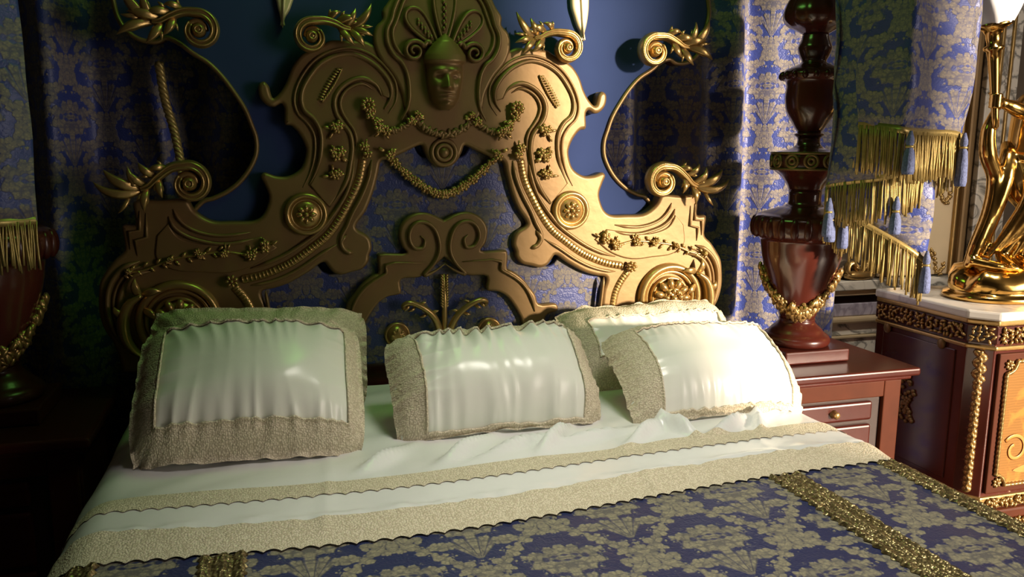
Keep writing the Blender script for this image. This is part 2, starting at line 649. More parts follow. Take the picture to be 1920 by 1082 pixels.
# ------------------------------------------------------------------ traced half outlines (x, z) in metres
TR = {
 'frame_outer': [(0.222,1.794),(0.246,1.803),(0.279,1.803),(0.319,1.802),(0.352,1.800),(0.376,1.787),(0.408,1.772),(0.441,1.753),(0.469,1.717),(0.489,1.669),(0.510,1.637),(0.528,1.623),(0.535,1.640),(0.540,1.659),(0.553,1.671),(0.568,1.663),(0.571,1.643),(0.564,1.619),(0.544,1.600),(0.525,1.597),(0.505,1.607),(0.497,1.597),(0.496,1.545),(0.477,1.540),(0.454,1.514),(0.440,1.485),(0.436,1.466),(0.440,1.441),(0.452,1.412),(0.474,1.394),(0.498,1.385),(0.530,1.387),(0.564,1.397),(0.574,1.386),(0.564,1.359),(0.553,1.322),(0.561,1.289),(0.575,1.264),(0.597,1.250),(0.662,1.248),(0.718,1.250),(0.748,1.264),(0.774,1.288),(0.791,1.316),(0.865,1.315),(0.939,1.311),(0.939,1.278),(0.940,1.243),(0.974,1.241),(0.973,1.199),(0.974,1.167),(1.001,1.141),(1.029,1.105),(1.046,1.074),(1.052,1.042),(1.055,0.977),(1.042,0.924),(1.022,0.885),(1.002,0.792)],
 'frame_inner': [(0.558,0.760),(0.565,0.865),(0.570,0.918),(0.575,0.978),(0.586,1.025),(0.547,1.035),(0.503,1.049),(0.439,1.084),(0.393,1.113),(0.381,1.099),(0.364,1.078),(0.339,1.070),(0.305,1.078),(0.271,1.087),(0.250,1.112),(0.248,1.130),(0.239,1.152),(0.243,1.182),(0.256,1.199),(0.282,1.215),(0.288,1.226),(0.255,1.276),(0.228,1.341),(0.213,1.395),(0.202,1.434),(0.178,1.439),(0.152,1.451),(0.109,1.471),(0.083,1.483),(0.071,1.485),(0.062,1.463),(0.045,1.434),(0.026,1.419),(0.000,1.412)],
 'crest_outer': [(0.000,2.058),(0.051,2.046),(0.110,2.011),(0.149,1.969),(0.170,1.928),(0.192,1.895),(0.192,1.870),(0.211,1.850),(0.221,1.827),(0.220,1.792),(0.203,1.750),(0.165,1.703),(0.137,1.646),(0.129,1.605)],
 'crest_ridge': [(0.000,2.018),(0.051,2.011),(0.102,1.980),(0.136,1.943),(0.157,1.900),(0.166,1.868),(0.181,1.835),(0.179,1.797),(0.159,1.760),(0.136,1.740),(0.119,1.705),(0.113,1.655),(0.118,1.605),(0.139,1.563)],
 'crest_ridge2': [(0.000,1.999),(0.046,1.993),(0.092,1.964),(0.123,1.931),(0.140,1.891),(0.151,1.862),(0.163,1.833),(0.158,1.797),(0.142,1.772),(0.122,1.757)],
 'center_outer': [(0.000,1.241),(0.015,1.249),(0.037,1.260),(0.063,1.267),(0.094,1.265),(0.125,1.249),(0.145,1.223),(0.150,1.192),(0.140,1.157),(0.126,1.136),(0.214,1.134),(0.220,1.124),(0.220,1.070),(0.231,1.066),(0.250,1.055),(0.276,1.034),(0.299,1.005),(0.322,0.975),(0.334,0.944),(0.400,0.940),(0.405,0.916),(0.361,0.899),(0.369,0.746)],
 'center_inner': [(0.286,0.740),(0.280,0.848),(0.272,0.892),(0.263,0.910),(0.245,0.941),(0.218,0.975),(0.186,0.993),(0.147,1.001),(0.147,1.047),(0.084,1.053),(0.052,1.070),(0.025,1.096),(0.000,1.119)],
 'center_ridge': [(0.000,1.096),(0.039,1.070),(0.070,1.060),(0.038,1.097),(0.020,1.132),(0.018,1.167),(0.033,1.212),(0.059,1.234),(0.090,1.235),(0.113,1.213),(0.117,1.179),(0.100,1.152),(0.074,1.151),(0.067,1.177),(0.080,1.191)],
 'center_ridge2': [(0.061,1.101),(0.195,1.098),(0.195,1.072),(0.216,1.058),(0.246,1.040),(0.273,1.017),(0.294,0.988),(0.308,0.957),(0.318,0.918)],
 'panel': [(0.026,2.238),(0.207,2.203),(0.433,2.138),(0.649,2.090),(0.824,2.091),(0.948,2.038),(0.974,1.964),(0.962,1.891),(0.954,1.847),(0.935,1.811),(0.905,1.787),(0.876,1.779),(0.850,1.780),(0.825,1.792),(0.792,1.779),(0.753,1.750),(0.712,1.724),(0.676,1.687),(0.640,1.636),(0.611,1.586),(0.595,1.541),(0.584,1.505),(0.584,1.460),(0.600,1.419),(0.629,1.377),(0.670,1.341),(0.718,1.317),(0.746,1.309),(0.782,1.272),(0.832,1.207),(0.883,1.109),(0.934,0.774)],
 'ridgeA': [(0.430,1.359),(0.409,1.400),(0.395,1.441),(0.389,1.486),(0.392,1.527),(0.410,1.562),(0.437,1.587),(0.445,1.614),(0.441,1.646),(0.419,1.687),(0.386,1.726),(0.337,1.753),(0.288,1.760),(0.236,1.741),(0.195,1.707),(0.171,1.667),(0.172,1.629),(0.192,1.596)],
 'ridgeA2': [(0.450,1.351),(0.427,1.395),(0.413,1.440),(0.408,1.486),(0.412,1.518),(0.430,1.549),(0.456,1.576),(0.466,1.611),(0.460,1.649),(0.438,1.694),(0.401,1.738),(0.345,1.769),(0.283,1.778),(0.226,1.759),(0.183,1.722),(0.154,1.676),(0.155,1.621),(0.179,1.583)],
 'ridgeB': [(0.370,1.290),(0.341,1.328),(0.314,1.375),(0.302,1.425),(0.295,1.478),(0.302,1.520),(0.325,1.552),(0.342,1.581),(0.346,1.617),(0.332,1.649),(0.298,1.678),(0.257,1.689),(0.216,1.670),(0.197,1.637)],
 'ridgeB2': [(0.286,1.462),(0.281,1.500),(0.289,1.531),(0.308,1.559),(0.324,1.588),(0.328,1.614),(0.316,1.642),(0.291,1.663),(0.257,1.672),(0.228,1.657)],
 'bead': [(0.263,1.437),(0.269,1.403),(0.281,1.361),(0.308,1.308),(0.334,1.261),(0.377,1.202),(0.428,1.161),(0.487,1.120),(0.545,1.093),(0.590,1.078),(0.642,1.068)],
 'bead2': [(0.666,1.045),(0.640,1.010),(0.622,0.972),(0.614,0.929),(0.611,0.868)],
 'ridgeC': [(0.234,1.437),(0.240,1.403),(0.247,1.375),(0.271,1.319),(0.301,1.265),(0.318,1.226),(0.336,1.192),(0.334,1.163),(0.317,1.146)],
 'ridgeD': [(0.290,1.437),(0.298,1.387),(0.319,1.328),(0.354,1.273),(0.402,1.216),(0.452,1.178),(0.511,1.141),(0.568,1.116),(0.616,1.102)],
 'ridgeC2': [(0.350,1.170),(0.404,1.138),(0.463,1.099),(0.521,1.070),(0.579,1.053),(0.619,1.048)],
 'lowA': [(0.830,1.289),(0.816,1.260),(0.788,1.232),(0.751,1.215),(0.705,1.206),(0.663,1.207),(0.611,1.214)],
 'lowB': [(0.844,1.267),(0.830,1.236),(0.797,1.208),(0.752,1.191),(0.703,1.181),(0.652,1.183),(0.597,1.195)],
 'outL1': [(0.932,1.134),(0.971,1.119),(1.006,1.085),(1.025,1.041),(1.028,0.976),(1.017,0.926),(0.999,0.884)],
 'outL2': [(0.900,1.104),(0.944,1.094),(0.977,1.063),(0.993,1.020),(0.995,0.966),(0.984,0.921),(0.967,0.873)],
 'outL3': [(0.921,1.121),(0.958,1.107),(0.990,1.075),(1.009,1.030),(1.012,0.972),(1.000,0.925),(0.981,0.878)],
 'stepA': [(0.923,1.286),(0.925,1.227),(0.954,1.224),(0.956,1.170)],
 'stepB': [(0.906,1.278),(0.907,1.206),(0.939,1.198),(0.937,1.150)],
 'lobe': [(0.319,1.201),(0.337,1.175),(0.324,1.149),(0.300,1.140)],
 'botinner': [(0.575,1.030),(0.569,0.978),(0.563,0.917),(0.556,0.847)],
 'petal_top': [(0.000,1.984)],
}
PT = {
 'scroll_out': (0.728,1.807),
 'scroll_in': (0.409,1.804),
 'scroll_mid': (0.778,1.366),
 'ros_up': (0.244,1.607),
 'ros_mid': (0.443,1.268),
 'ros_band': (0.673,1.066),
 'fl1': (0.348,1.532),
 'fl2': (0.342,1.453),
 'fl3': (0.356,1.387),
 'v1': (0.561,1.169),
 'v2': (0.614,1.146),
 'v3': (0.685,1.156),
 'v4': (0.762,1.150),
 'v5': (0.846,1.136),
 'v6': (0.915,1.109),
 'v7': (0.967,1.100),
 'h1': (0.227,1.567),
 'h2': (0.200,1.529),
 'h3': (0.255,1.470),
 'h4': (0.185,1.459),
 's1': (0.130,1.399),
 's2': (0.086,1.364),
 's3': (0.040,1.336),
 's4': (0.000,1.325),
 'c1': (0.097,1.569),
 'c2': (0.048,1.531),
 'c3': (0.000,1.520),
 'b1': (0.151,1.538),
 'mask_top': (0.000,1.827),
 'mask_chin': (0.000,1.600),
 'mask_l': (0.054,1.707),
 'med': (0.000,1.455),
 'p1': (0.096,1.784),
 'p2': (0.112,1.883),
 'p2b': (0.033,1.819),
 'p3': (0.000,1.970),
 'p3b': (0.000,1.841),
 'twig_a': (0.327,1.711),
 'twig_b': (0.384,1.619),
 'boss': (0.159,0.858),
 'palm': (0.000,0.901),
 'palmtop': (0.000,1.047),
 'leafL': (0.139,0.966),
 'drop': (0.491,1.838),
 'dropt': (0.501,1.916),
 'dropt2': (0.460,1.918),
}

# ------------------------------------------------------------------ room shell
RX0, RX1, RY0, RY1, RZ = -2.6, 5.0, -4.2, 0.42, 3.10
struct(MB().box((RX0, RY0, -0.1), (RX1, RY1, 0)).build('floor', FLOOR, smooth=False))
struct(MB().box((RX0, RY0, RZ), (RX1, RY1, RZ + 0.1)).build('ceiling', CEIL, smooth=False))
struct(MB().box((RX0, RY1, 0), (RX1, RY1 + 0.1, RZ)).build('wall_back', WALL, smooth=False))
struct(MB().box((RX0 - 0.1, RY0, 0), (RX0, RY1, RZ)).build('wall_left', WALL, smooth=False))
struct(MB().box((RX1, RY0, 0), (RX1 + 0.1, RY1, RZ)).build('wall_right', WALL, smooth=False))
# front wall with a tall window; an added, unseen pier blocks sun from drape and headboard
WX0, WX1, WZ0, WZ1 = 2.78, 4.85, 0.35, 3.05
PX0, PX1, PZ = 3.22, 3.68, 2.18
_w = MB()
_w.box((RX0, RY0 - 0.1, 0), (WX0, RY0, RZ))
_w.box((WX1, RY0 - 0.1, 0), (RX1, RY0, RZ))
_w.box((WX0, RY0 - 0.1, 0), (WX1, RY0, WZ0))
_w.box((WX0, RY0 - 0.1, WZ1), (WX1, RY0, RZ))
_w.box((PX0, RY0 - 0.1, PZ), (PX1, RY0, WZ1))
struct(_w.build('wall_front', WALL, smooth=False))
_w = MB()
for a, b in (((WX0, WZ0), (WX0 + .03, WZ1)), ((WX1 - .03, WZ0), (WX1, WZ1)), ((WX0, WZ1 - .03), (PX0, WZ1)), ((PX1, WZ1 - .03), (WX1, WZ1)), ((WX0, WZ0), (WX1, WZ0 + .03))):
    _w.box((a[0], RY0 - 0.07, a[1]), (b[0], RY0 - 0.03, b[1]))
struct(_w.build('window_1', GOLD_PALE, smooth=False))

# wainscot, mouldings and gilt wall panel at the right of the bed
def trim(n, z0, z1, proud, mat, x0=1.0, x1=3.6, bev=0.004):
    o = bevbox('trim_%d' % n, (x0, RY1 - proud, z0), (x1, RY1 - 0.002, z1), mat, None, bev)
    struct(o)
    return o


trim(1, 0.862, 0.905, 0.055, MARBLE)
trim(2, 0.835, 0.860, 0.040, GOLD_PALE)
trim(3, 0.797, 0.833, 0.012, DARKWOOD)
trim(4, 0.737, 0.796, 0.020, MARBLE_LILAC)
trim(5, 0.706, 0.736, 0.040, GOLD_PALE, bev=0.010)
trim(6, 0.646, 0.705, 0.012, MARBLE)
trim(7, 0.632, 0.645, 0.024, GOLD_PALE)
trim(8, 0.02, 0.631, 0.012, MARBLE)
# gilt ornament resting on the dado rail
_w = MB()
for s in (-1, 1):
    P = []
    for k in range(26):
        t = k / 25
        a = t * 2.6 * PI
        r = 0.045 * (1 - t * 0.75)
        P.append((1.99 + s * (0.012 + r * (1.2 - math.cos(a)) * 0.8), 0.93 + r * math.sin(a) * 0.9 + 0.02))
    ptube(P, RY1 - 0.03, 0.011, 0.02, 8, _w)
ell((1.99, RY1 - 0.03, 0.925), (0.085, 0.03, 0.024), _w, nu=12, nv=8)
tag(_w.build('gilt_wall_ornament', GOLD_BRIGHT), 'small gilt scroll ornament on the dado rail behind the right fringe', 'ornament')

_wp = thing('gilt_wall_panel', 'tall cream wall panel in a gilt moulding frame behind the statue', 'wall panel', (2.36, RY1, 0.9))


def wp(a, b, name, mat, bev=0.006):
    o = bevbox(name, (a[0] - 2.36, a[1] - RY1, a[2] - 0.9), (b[0] - 2.36, b[1] - RY1, b[2] - 0.9), mat, _wp, bev)
    return o


wp((2.10, RY1 - 0.02, 0.912), (2.56, RY1 - 0.003, 2.60), 'panel', GOLD_PALE)
wp((2.515, RY1 - 0.05, 0.912), (2.555, RY1 - 0.004, 2.60), 'moulding', GOLD, 0.012)
wp((2.49, RY1 - 0.035, 0.912), (2.503, RY1 - 0.004, 2.60), 'moulding', GOLD_BRIGHT, 0.004)
wp((2.12, RY1 - 0.05, 0.912), (2.155, RY1 - 0.004, 2.60), 'moulding', GOLD, 0.012)
_b = MB()
rdw = random.Random(4)
for k in range(26):
    a_ = k / 25
    x, z = (2.47 - 0.09 * a_ + rdw.uniform(-0.008, 0.008), 1.30 - 0.05 * math.sin(a_ * 5) + rdw.uniform(-0.01, 0.01))
    ell((x - 2.36, -0.022, z - 0.9), (0.014, 0.008, 0.008), _b, Matrix.Rotation(rdw.uniform(-1.5, 1.5), 3, 'Y'), 6, 4)
    ell((x - 2.36, -0.022, z - 0.9 - 0.33), (0.012, 0.008, 0.007), _b, Matrix.Rotation(rdw.uniform(-1.5, 1.5), 3, 'Y'), 6, 4)
_b.build('gilt_mount', GOLD_BRIGHT, _wp)
# marble pilaster further right
_pl = thing('marble_pilaster', 'veined marble wall pilaster with thin gilt lines behind the statue', 'pilaster', (2.7, RY1, 0.9))
for nm, a, b, mt, bv in (('shaft', 2.60, 2.78, MARBLE, 0.006), ('gilt_line', 2.655, 2.672, GOLD_BRIGHT, 0.003), ('gilt_line', 2.715, 2.730, GOLD_BRIGHT, 0.003)):
    pr = 0.035 if nm == 'shaft' else 0.045
    bevbox(nm, (a - 2.7, -pr, 0.012), (b - 2.7, -0.003, 1.75), mt, _pl, bv)

# ------------------------------------------------------------------ headboard
HB = thing('headboard', 'huge carved gilt headboard with blue panel, damask inset and grotesque mask crest', 'headboard', (0, 0.05, 0))
HBO = Vector((0, 0.05, 0))


def hb(mb, name, mat, parent=None, both=False, smooth=True, flatcap=False, **kw):
    """headboard part; coordinates are world metres, stored relative to the headboard"""
    outs = []
    for m in ((mb, mb.mirror()) if both else (mb,)):
        m2 = MB()
        m2.V = [p - HBO for p in m.V]
        m2.F, m2.U = m.F, m.U
        o = m2.build(name, mat, parent or HB, smooth, **kw)
        if flatcap:
            for p in o.data.polygons:
                if abs(p.normal.y) > 0.985 and len(p.vertices) == 3:
                    p.use_smooth = False
        outs.append(o)
    return outs


def xz(L):
    return [(p.x, p.y) for p in L]


def sym(half):
    """half outline from the centre axis round to the centre axis -> full loop"""
    L = xz(cr(half, 5))
    return [(-x, z) for x, z in L] + [(x, z) for x, z in reversed(L) if x > 1e-4]


# blue back panel with mahogany core and gilt lip
pan = xz(cr(TR['panel'], 5))
loop = [(-x, z) for x, z in pan] + [(x, z) for x, z in reversed(pan) if x > 1e-4]
hb(slab(loop, 0.052, 0.012, 0.002), 'blue_panel', BLUE_PANEL, flatcap=True)
core = [(p.x, p.y) for p in offset_loop([Vector((a, b, 0)) for a, b in (loop if area2([Vector((a, b, 0)) for a, b in loop]) > 0 else loop[::-1])], -0.004)]
hb(slab(core, 0.058, 0.045, 0.006), 'panel_core', MAHOG_RED, flatcap=True)
hb(ptube(pan, 0.05, 0.0075, 0.010, 8), 'panel_edge_moulding', GOLD, both=True)

# damask inset
fi = TR['frame_inner']
half = [(x + (0.03 if x > 0.03 else 0), z + (0.02 if x < 0.3 and z > 1.3 else 0)) for x, z in fi[::-1]]
ins = xz(cr(half, 4))
loop = [(-x, z) for x, z in ins] + [(x, z) for x, z in reversed(ins) if x > 1e-4]
hb(slab(loop, 0.030, 0.018, 0.006), 'damask_inset', DAM_PANEL, flatcap=True)

# main carved frame
fo = xz(cr(TR['frame_outer'], 5))
fin = xz(cr(TR['frame_inner'], 5))
halfr = fo + fin
loop = [(x, z) for x, z in halfr] + [(-x, z) for x, z in reversed(halfr) if x > 1e-4]
hb(slab(loop, 0.0, 0.05, 0.012), 'carved_frame', GOLD, flatcap=True)


def ridge(key, r=0.006, d=0.009, y=0.0, name='moulding_ridge', mat=None, taper=True, n=6):
    P = xz(cr(TR[key], n))
    m = len(P)
    rr = [r * (min(1.0, 0.25 + 6 * min(i, m - 1 - i) / m) if taper else 1) for i in range(m)]
    dd = [d * (min(1.0, 0.25 + 6 * min(i, m - 1 - i) / m) if taper else 1) for i in range(m)]
    hb(ptube(P, y, rr, dd, 8), name, mat or GOLD, both=True)


ridge('ridgeA', 0.009, 0.020)
ridge('ridgeA2', 0.005, 0.009)
ridge('ridgeB', 0.009, 0.018)
ridge('ridgeB2', 0.006, 0.012)
ridge('ridgeC', 0.008, 0.014)
ridge('ridgeD', 0.007, 0.014)
ridge('ridgeC2', 0.006, 0.011)
ridge('lowA', 0.006, 0.012)
ridge('lowB', 0.007, 0.014)
ridge('outL1', 0.009, 0.016)
ridge('outL2', 0.009, 0.016)
ridge('outL3', 0.005, 0.009)
ridge('stepA', 0.006, 0.010, n=1)
ridge('stepB', 0.006, 0.010, n=1)
ridge('lobe', 0.009, 0.014)
ridge('botinner', 0.006, 0.010)
ridge('center_ridge', 0.007, 0.013, y=-0.002)
ridge('center_ridge2', 0.006, 0.012, y=-0.002, n=3)

# raised field between ridge A and ridge B (gives the frame its stepped section)
A = TR['ridgeA'][:17]
B = TR['ridgeB'][:14]
fld = xz(cr(A, 4)) + xz(cr(B[::-1], 4))
hb(slab(fld, -0.008, 0.012, 0.006), 'raised_field', GOLD, both=True, flatcap=True)
lowf = xz(cr([(0.846, 1.245), (0.82, 1.205), (0.77, 1.185), (0.70, 1.18), (0.64, 1.19), (0.58, 1.20)], 4)) + \
    xz(cr([(0.535, 1.165), (0.60, 1.115), (0.68, 1.09), (0.76, 1.095), (0.84, 1.105), (0.885, 1.14), (0.88, 1.21)], 4))
hb(slab(lowf, -0.006, 0.010, 0.005), 'raised_field', GOLD, both=True, flatcap=True)

# bead-and-bar bands
def bead_band(key, step=0.0105, w=0.011, name='bead_band'):
    P = cr(TR[key], 12)
    mb = MB()
    acc = 0.0
    mb2 = ptube(xz(P), 0.0, w * 1.25, 0.006, 8)
    for i in range(1, len(P)):
        acc += (P[i] - P[i - 1]).length
        if acc >= step:
            acc = 0
            t = (P[i] - P[i - 1]).normalized()
            rot = Matrix.Rotation(-math.atan2(t.y, t.x), 3, 'Y')
            ell((P[i].x, -0.006, P[i].y), (0.0034, 0.006, w), mb2, rot, 6, 4)
    hb(mb2, name, GOLD_BRIGHT, both=True, kind='stuff')


bead_band('bead')
bead_band('bead2')

# inner frame around the palm motif
co_ = xz(cr(TR['center_outer'], 4))
ci_ = xz(cr(TR['center_inner'], 4))
halfc = co_ + ci_
loop = [(x, z) for x, z in halfc] + [(-x, z) for x, z in reversed(halfc) if x > 1e-4]
hb(slab(loop, 0.0, 0.035, 0.009), 'inner_frame', GOLD, flatcap=True)

# crest plate behind the mask
cp = TR['crest_outer'] + [(0.105, 1.56), (0.06, 1.525), (0.0, 1.515)]
loopc = xz(cr(cp, 5))
loop = [(x, z) for x, z in loopc] + [(-x, z) for x, z in reversed(loopc) if x > 1e-4]
hb(slab(loop, -0.012, 0.03, 0.010), 'crest_plate', GOLD, flatcap=True)
ridge('crest_ridge', 0.008, 0.014, y=-0.012)
ridge('crest_ridge2', 0.006, 0.010, y=-0.012)


# shell petals
def petal(base, tip, width, name='shell_petal', both=True, rib=True):
    b, t = Vector((base[0], base[1], 0)), Vector((tip[0], tip[1], 0))
    ax = t - b
    L = ax.length
    ax.normalize()
    nx = Vector((-ax.y, ax.x, 0))
    out = []
    for k in range(36):
        a = 2 * PI * k / 36
        s = 0.5 - 0.5 * math.cos(a)                      # 0 base .. 1 tip .. 0
        wd = width * 0.62 * (s ** 0.75) * math.sqrt(max(0.0, 1 - s ** 4))
        sd = 1 if a <= PI else -1
        out.append(b + ax * (s * L) + nx * (wd * sd))
    mb = slab([(p.x, p.y) for p in out], -0.024, 0.02, 0.009)
    loop_ = out + [out[0]]
    ptube([(p.x, p.y) for p in loop_], -0.022, 0.0055, 0.009, 6, mb, cap=False)
    if rib:
        for k in range(9):
            q = b + ax * (L * (0.25 + 0.055 * k)) + nx * (0.003 * (-1) ** k)
            ell((q.x, -0.027, q.y), (0.005, 0.006, 0.008), mb, None, 6, 4)
    hb(mb, name, GOLD, both=both, flatcap=True)


petal((0.0, 1.80), (0.0, 1.985), 0.085, both=False)
petal((0.022, 1.79), (0.115, 1.90), 0.072)
# side curls of the shell
P = []
for k in range(40):
    t = k / 39
    a = PI * 0.15 + t * 3.3 * PI
    r = 0.034 * (1 - 0.8 * t)
    P.append((0.097 - r * math.cos(a), 1.775 + r * math.sin(a)))
P = xz(cr([(0.045, 1.80), (0.055, 1.805), P[0]], 4)) + P
hb(ptube(P, -0.018, [0.010 * (1 - 0.6 * i / len(P)) for i in range(len(P))], [0.02] * len(P), 8), 'shell_curl', GOLD, both=True)

# round boss under the mask
_mb = MB()
for r, d in ((0.040, 0.008), (0.024, 0.012)):
    ptube([(r * math.cos(a * 2 * PI / 40), 1.462 + r * math.sin(a * 2 * PI / 40)) for a in range(41)], 0.0, 0.008, d, 8, _mb, cap=False)
ell((0, 0.0, 1.462), (0.018, 0.018, 0.018), _mb, None, 12, 8)
hb(_mb, 'boss', GOLD)


# mask: a bearded-less grotesque face in high relief under a pointed cap
def mask_pt(s, t):
    # t 0 chin .. 1 cap point; s -1..1
    z = 1.596 + 0.236 * t
    pts = [(0, 0.016), (0.06, 0.034), (0.15, 0.047), (0.3, 0.056), (0.45, 0.060), (0.6, 0.061), (0.64, 0.068), (0.72, 0.066), (0.82, 0.050), (0.92, 0.026), (1.0, 0.003)]
    for (a, wa), (b, wb) in zip(pts, pts[1:]):
        if a <= t <= b:
            wd = wa + (wb - wa) * (t - a) / (b - a)
            break
    a = s * PI / 2
    x = wd * math.sin(a)
    dep = 0.062 * (0.55 + 0.45 * math.sin(PI * min(1, 0.15 + t * 0.85)))
    dep *= min(1.0, 0.35 + wd / 0.05)
    d = dep * max(0.0, math.cos(a)) ** 0.75
    xn = x / 0.06
    g = lambda cx, ct, wx, wt: math.exp(-((abs(xn) - cx) / wx) ** 2 - ((t - ct) / wt) ** 2)
    d += 0.022 * math.exp(-(xn / 0.17) ** 2) * smooth01(0.50, 0.30, t) * smooth01(0.245, 0.285, t) if 0.2 < t < 0.52 else 0
    d += 0.007 * g(0.14, 0.285, 0.14, 0.03)
    d -= 0.016 * g(0.42, 0.43, 0.22, 0.045)
    d += 0.009 * g(0.42, 0.425, 0.13, 0.024)
    d += 0.009 * g(0.40, 0.515, 0.30, 0.028)
    d += 0.006 * g(0.58, 0.31, 0.2, 0.06)
    d += 0.008 * math.exp(-(xn / 0.3) ** 2 - ((t - 0.205) / 0.016) ** 2)
    d += 0.008 * math.exp(-(xn / 0.26) ** 2 - ((t - 0.160) / 0.016) ** 2)
    d -= 0.006 * math.exp(-(xn / 0.32) ** 2 - ((t - 0.182) / 0.007) ** 2)
    d += 0.008 * math.exp(-(xn / 0.22) ** 2 - ((t - 0.08) / 0.035) ** 2)
    if t > 0.6:
        d += 0.010 * smooth01(0.60, 0.635, t)
    return (x, -0.008 - d, z)


_mb = grid(lambda u, v: mask_pt(2 * u - 1, v), 44, 72)
hb(_mb, 'mask', GOLD, label='green-tinged gilt face mask in a pointed cap')


# rosettes -----------------------------------------------------------------
def rosette(c, r, name='rosette', ring=True, y=-0.002, petals=8, bowl=True):
    mb = MB()
    if ring:
        for rr, th_, d in ((r, 0.010, 0.018), (r * 0.80, 0.006, 0.012)):
            ptube([(c[0] + rr * math.cos(k * 2 * PI / 36), c[1] + rr * math.sin(k * 2 * PI / 36)) for k in range(37)], y, th_, d, 8, mb, cap=False)
    if bowl:
        ell((c[0], y, c[1]), (r * 0.80, 0.022, r * 0.80), mb, None, 20, 8)
    pr_ = r * (0.34 if ring else 0.6)
    for k in range(petals):
        a = 2 * PI * k / petals
        rot = Matrix.Rotation(-a, 3, 'Y')
        ell((c[0] + pr_ * math.cos(a), y - 0.020, c[1] + pr_ * math.sin(a)), (pr_ * 0.62, 0.010, pr_ * 0.40), mb, rot, 7, 5)
    ell((c[0], y - 0.026, c[1]), (pr_ * 0.42, 0.012, pr_ * 0.42), mb, None, 8, 6)
    hb(mb, name, GOLD_BRIGHT, both=True)


rosette(PT['ros_mid'], 0.058)
rosette(PT['ros_up'], 0.026, ring=False, petals=10)
rosette(PT['ros_band'], 0.022, ring=False, petals=7, bowl=False)


# flower clusters, vines, garlands -------------------------------------------
def blossom(mb, x, z, r, y=-0.004, n=5, seed=0):
    rd = random.Random(seed)
    for q in range(n):
        a = 2 * PI * q / n + rd.uniform(0, 0.6)
        rot = Matrix.Rotation(-a, 3, 'Y')
        ell((x + r * 0.6 * math.cos(a), y - rd.uniform(0.006, 0.014), z + r * 0.6 * math.sin(a)), (r * 0.58, 0.009, r * 0.42), mb, rot, 6, 4)
    ell((x, y - 0.016, z), (r * 0.33, r * 0.33, r * 0.33), mb, None, 6, 4)


def cluster(mb, x, z, r, y=-0.004, seed=0, n=3):
    rd = random.Random(seed)
    for q in range(n):
        blossom(mb, x + rd.uniform(-1, 1) * r * 0.6, z + rd.uniform(-1, 1) * r * 0.6, r * rd.uniform(0.5, 0.75), y, 5, seed * 7 + q)
    for q in range(3):
        a = rd.uniform(0, 2 * PI)
        rot = Matrix.Rotation(-a, 3, 'Y')
        ell((x + r * math.cos(a), y - 0.004, z + r * math.sin(a)), (r * 0.6, 0.005, r * 0.2), mb, rot, 6, 4)


for i, k in enumerate(('fl1', 'fl2', 'fl3', 'h1', 'h2', 'h3', 'h4', 'c1')):
    mb = MB()
    cluster(mb, PT[k][0], PT[k][1], 0.022 if k[0] != 'f' else 0.024, -0.012, i + 1)
    hb(mb, 'flower_cluster', GOLD_BRIGHT, both=True)
for i, (k, r) in enumerate((('v1', 0.022), ('v2', 0.020), ('v3', 0.018), ('v4', 0.014), ('v5', 0.010), ('v7', 0.012))):
    mb = MB()
    cluster(mb, PT[k][0], PT[k][1] + 0.0, r, -0.010, 20 + i)
    hb(mb, 'flower_cluster', GOLD_BRIGHT, both=True)
# vine stalk joining the lower blossoms
mb = ptube(xz(cr([PT[k] for k in ('v1', 'v2', 'v3', 'v4', 'v5', 'v6', 'v7')], 6)), -0.006, 0.004, 0.008, 6)
for k in range(16):
    f_ = k / 15
    x = 0.70 + 0.27 * f_
    z = 1.158 - 0.058 * f_ ** 1.3 + 0.010 * (-1) ** k
    ell((x, -0.010, z), (0.012, 0.006, 0.005), mb, Matrix.Rotation(0.8 * (-1) ** k, 3, 'Y'), 6, 4)
hb(mb, 'vine', GOLD_BRIGHT, both=True)
# wheat twigs in the upper volutes
mb = MB()
a, b = Vector((*PT['twig_a'], 0)), Vector((*PT['twig_b'], 0))
for k in range(13):
    q = a.lerp(b, k / 12)
    wd = 0.009 * math.sin(PI * (k + 1) / 14) ** 0.5
    for s in (-1, 1):
        ell((q.x + s * wd * 0.8, -0.012, q.y + s * wd * 0.3), (0.009, 0.006, 0.0035), mb, Matrix.Rotation(0.5 - s * 0.7, 3, 'Y'), 6, 4)
hb(mb, 'wheat_twig', GOLD_BRIGHT, both=True)
# hanging swag over the damask, and leafy swag under the mask
mb = MB()
P = cr([PT['h4'], PT['s1'], PT['s2'], PT['s3'], PT['s4']] + [(-PT[k][0], PT[k][1]) for k in ('s3', 's2', 's1', 'h4')], 5)
for i, p in enumerate(P):
    blossom(mb, p.x, p.y, 0.014 + 0.003 * math.sin(i * 1.7), 0.022, 5, i)
    ell((p.x, 0.02, p.y), (0.010, 0.008, 0.005), mb, Matrix.Rotation(i * 1.1, 3, 'Y'), 6, 4)
hb(mb, 'flower_swag', GOLD_BRIGHT)
mb = MB()
P = cr([PT['c1'], PT['c2'], PT['c3']] + [(-PT[k][0], PT[k][1]) for k in ('c2', 'c1')], 7)
for i, p in enumerate(P):
    ell((p.x, -0.014, p.y + 0.004 * math.sin(i * 3.3)), (0.008, 0.007, 0.015), mb, Matrix.Rotation(1.1 * math.sin(i * 2.1), 3, 'Y'), 6, 4)
hb(mb, 'leaf_swag', GOLD)
mb = MB()
P = cr([PT['c1'], PT['b1'], PT['h2']], 6)
for i, p in enumerate(P):
    ell((p.x, -0.010, p.y - 0.004), (0.007, 0.006, 0.014), mb, Matrix.Rotation(0.7 + 0.9 * math.sin(i * 2.3), 3, 'Y'), 6, 4)
hb(mb, 'leaf_swag', GOLD, both=True)


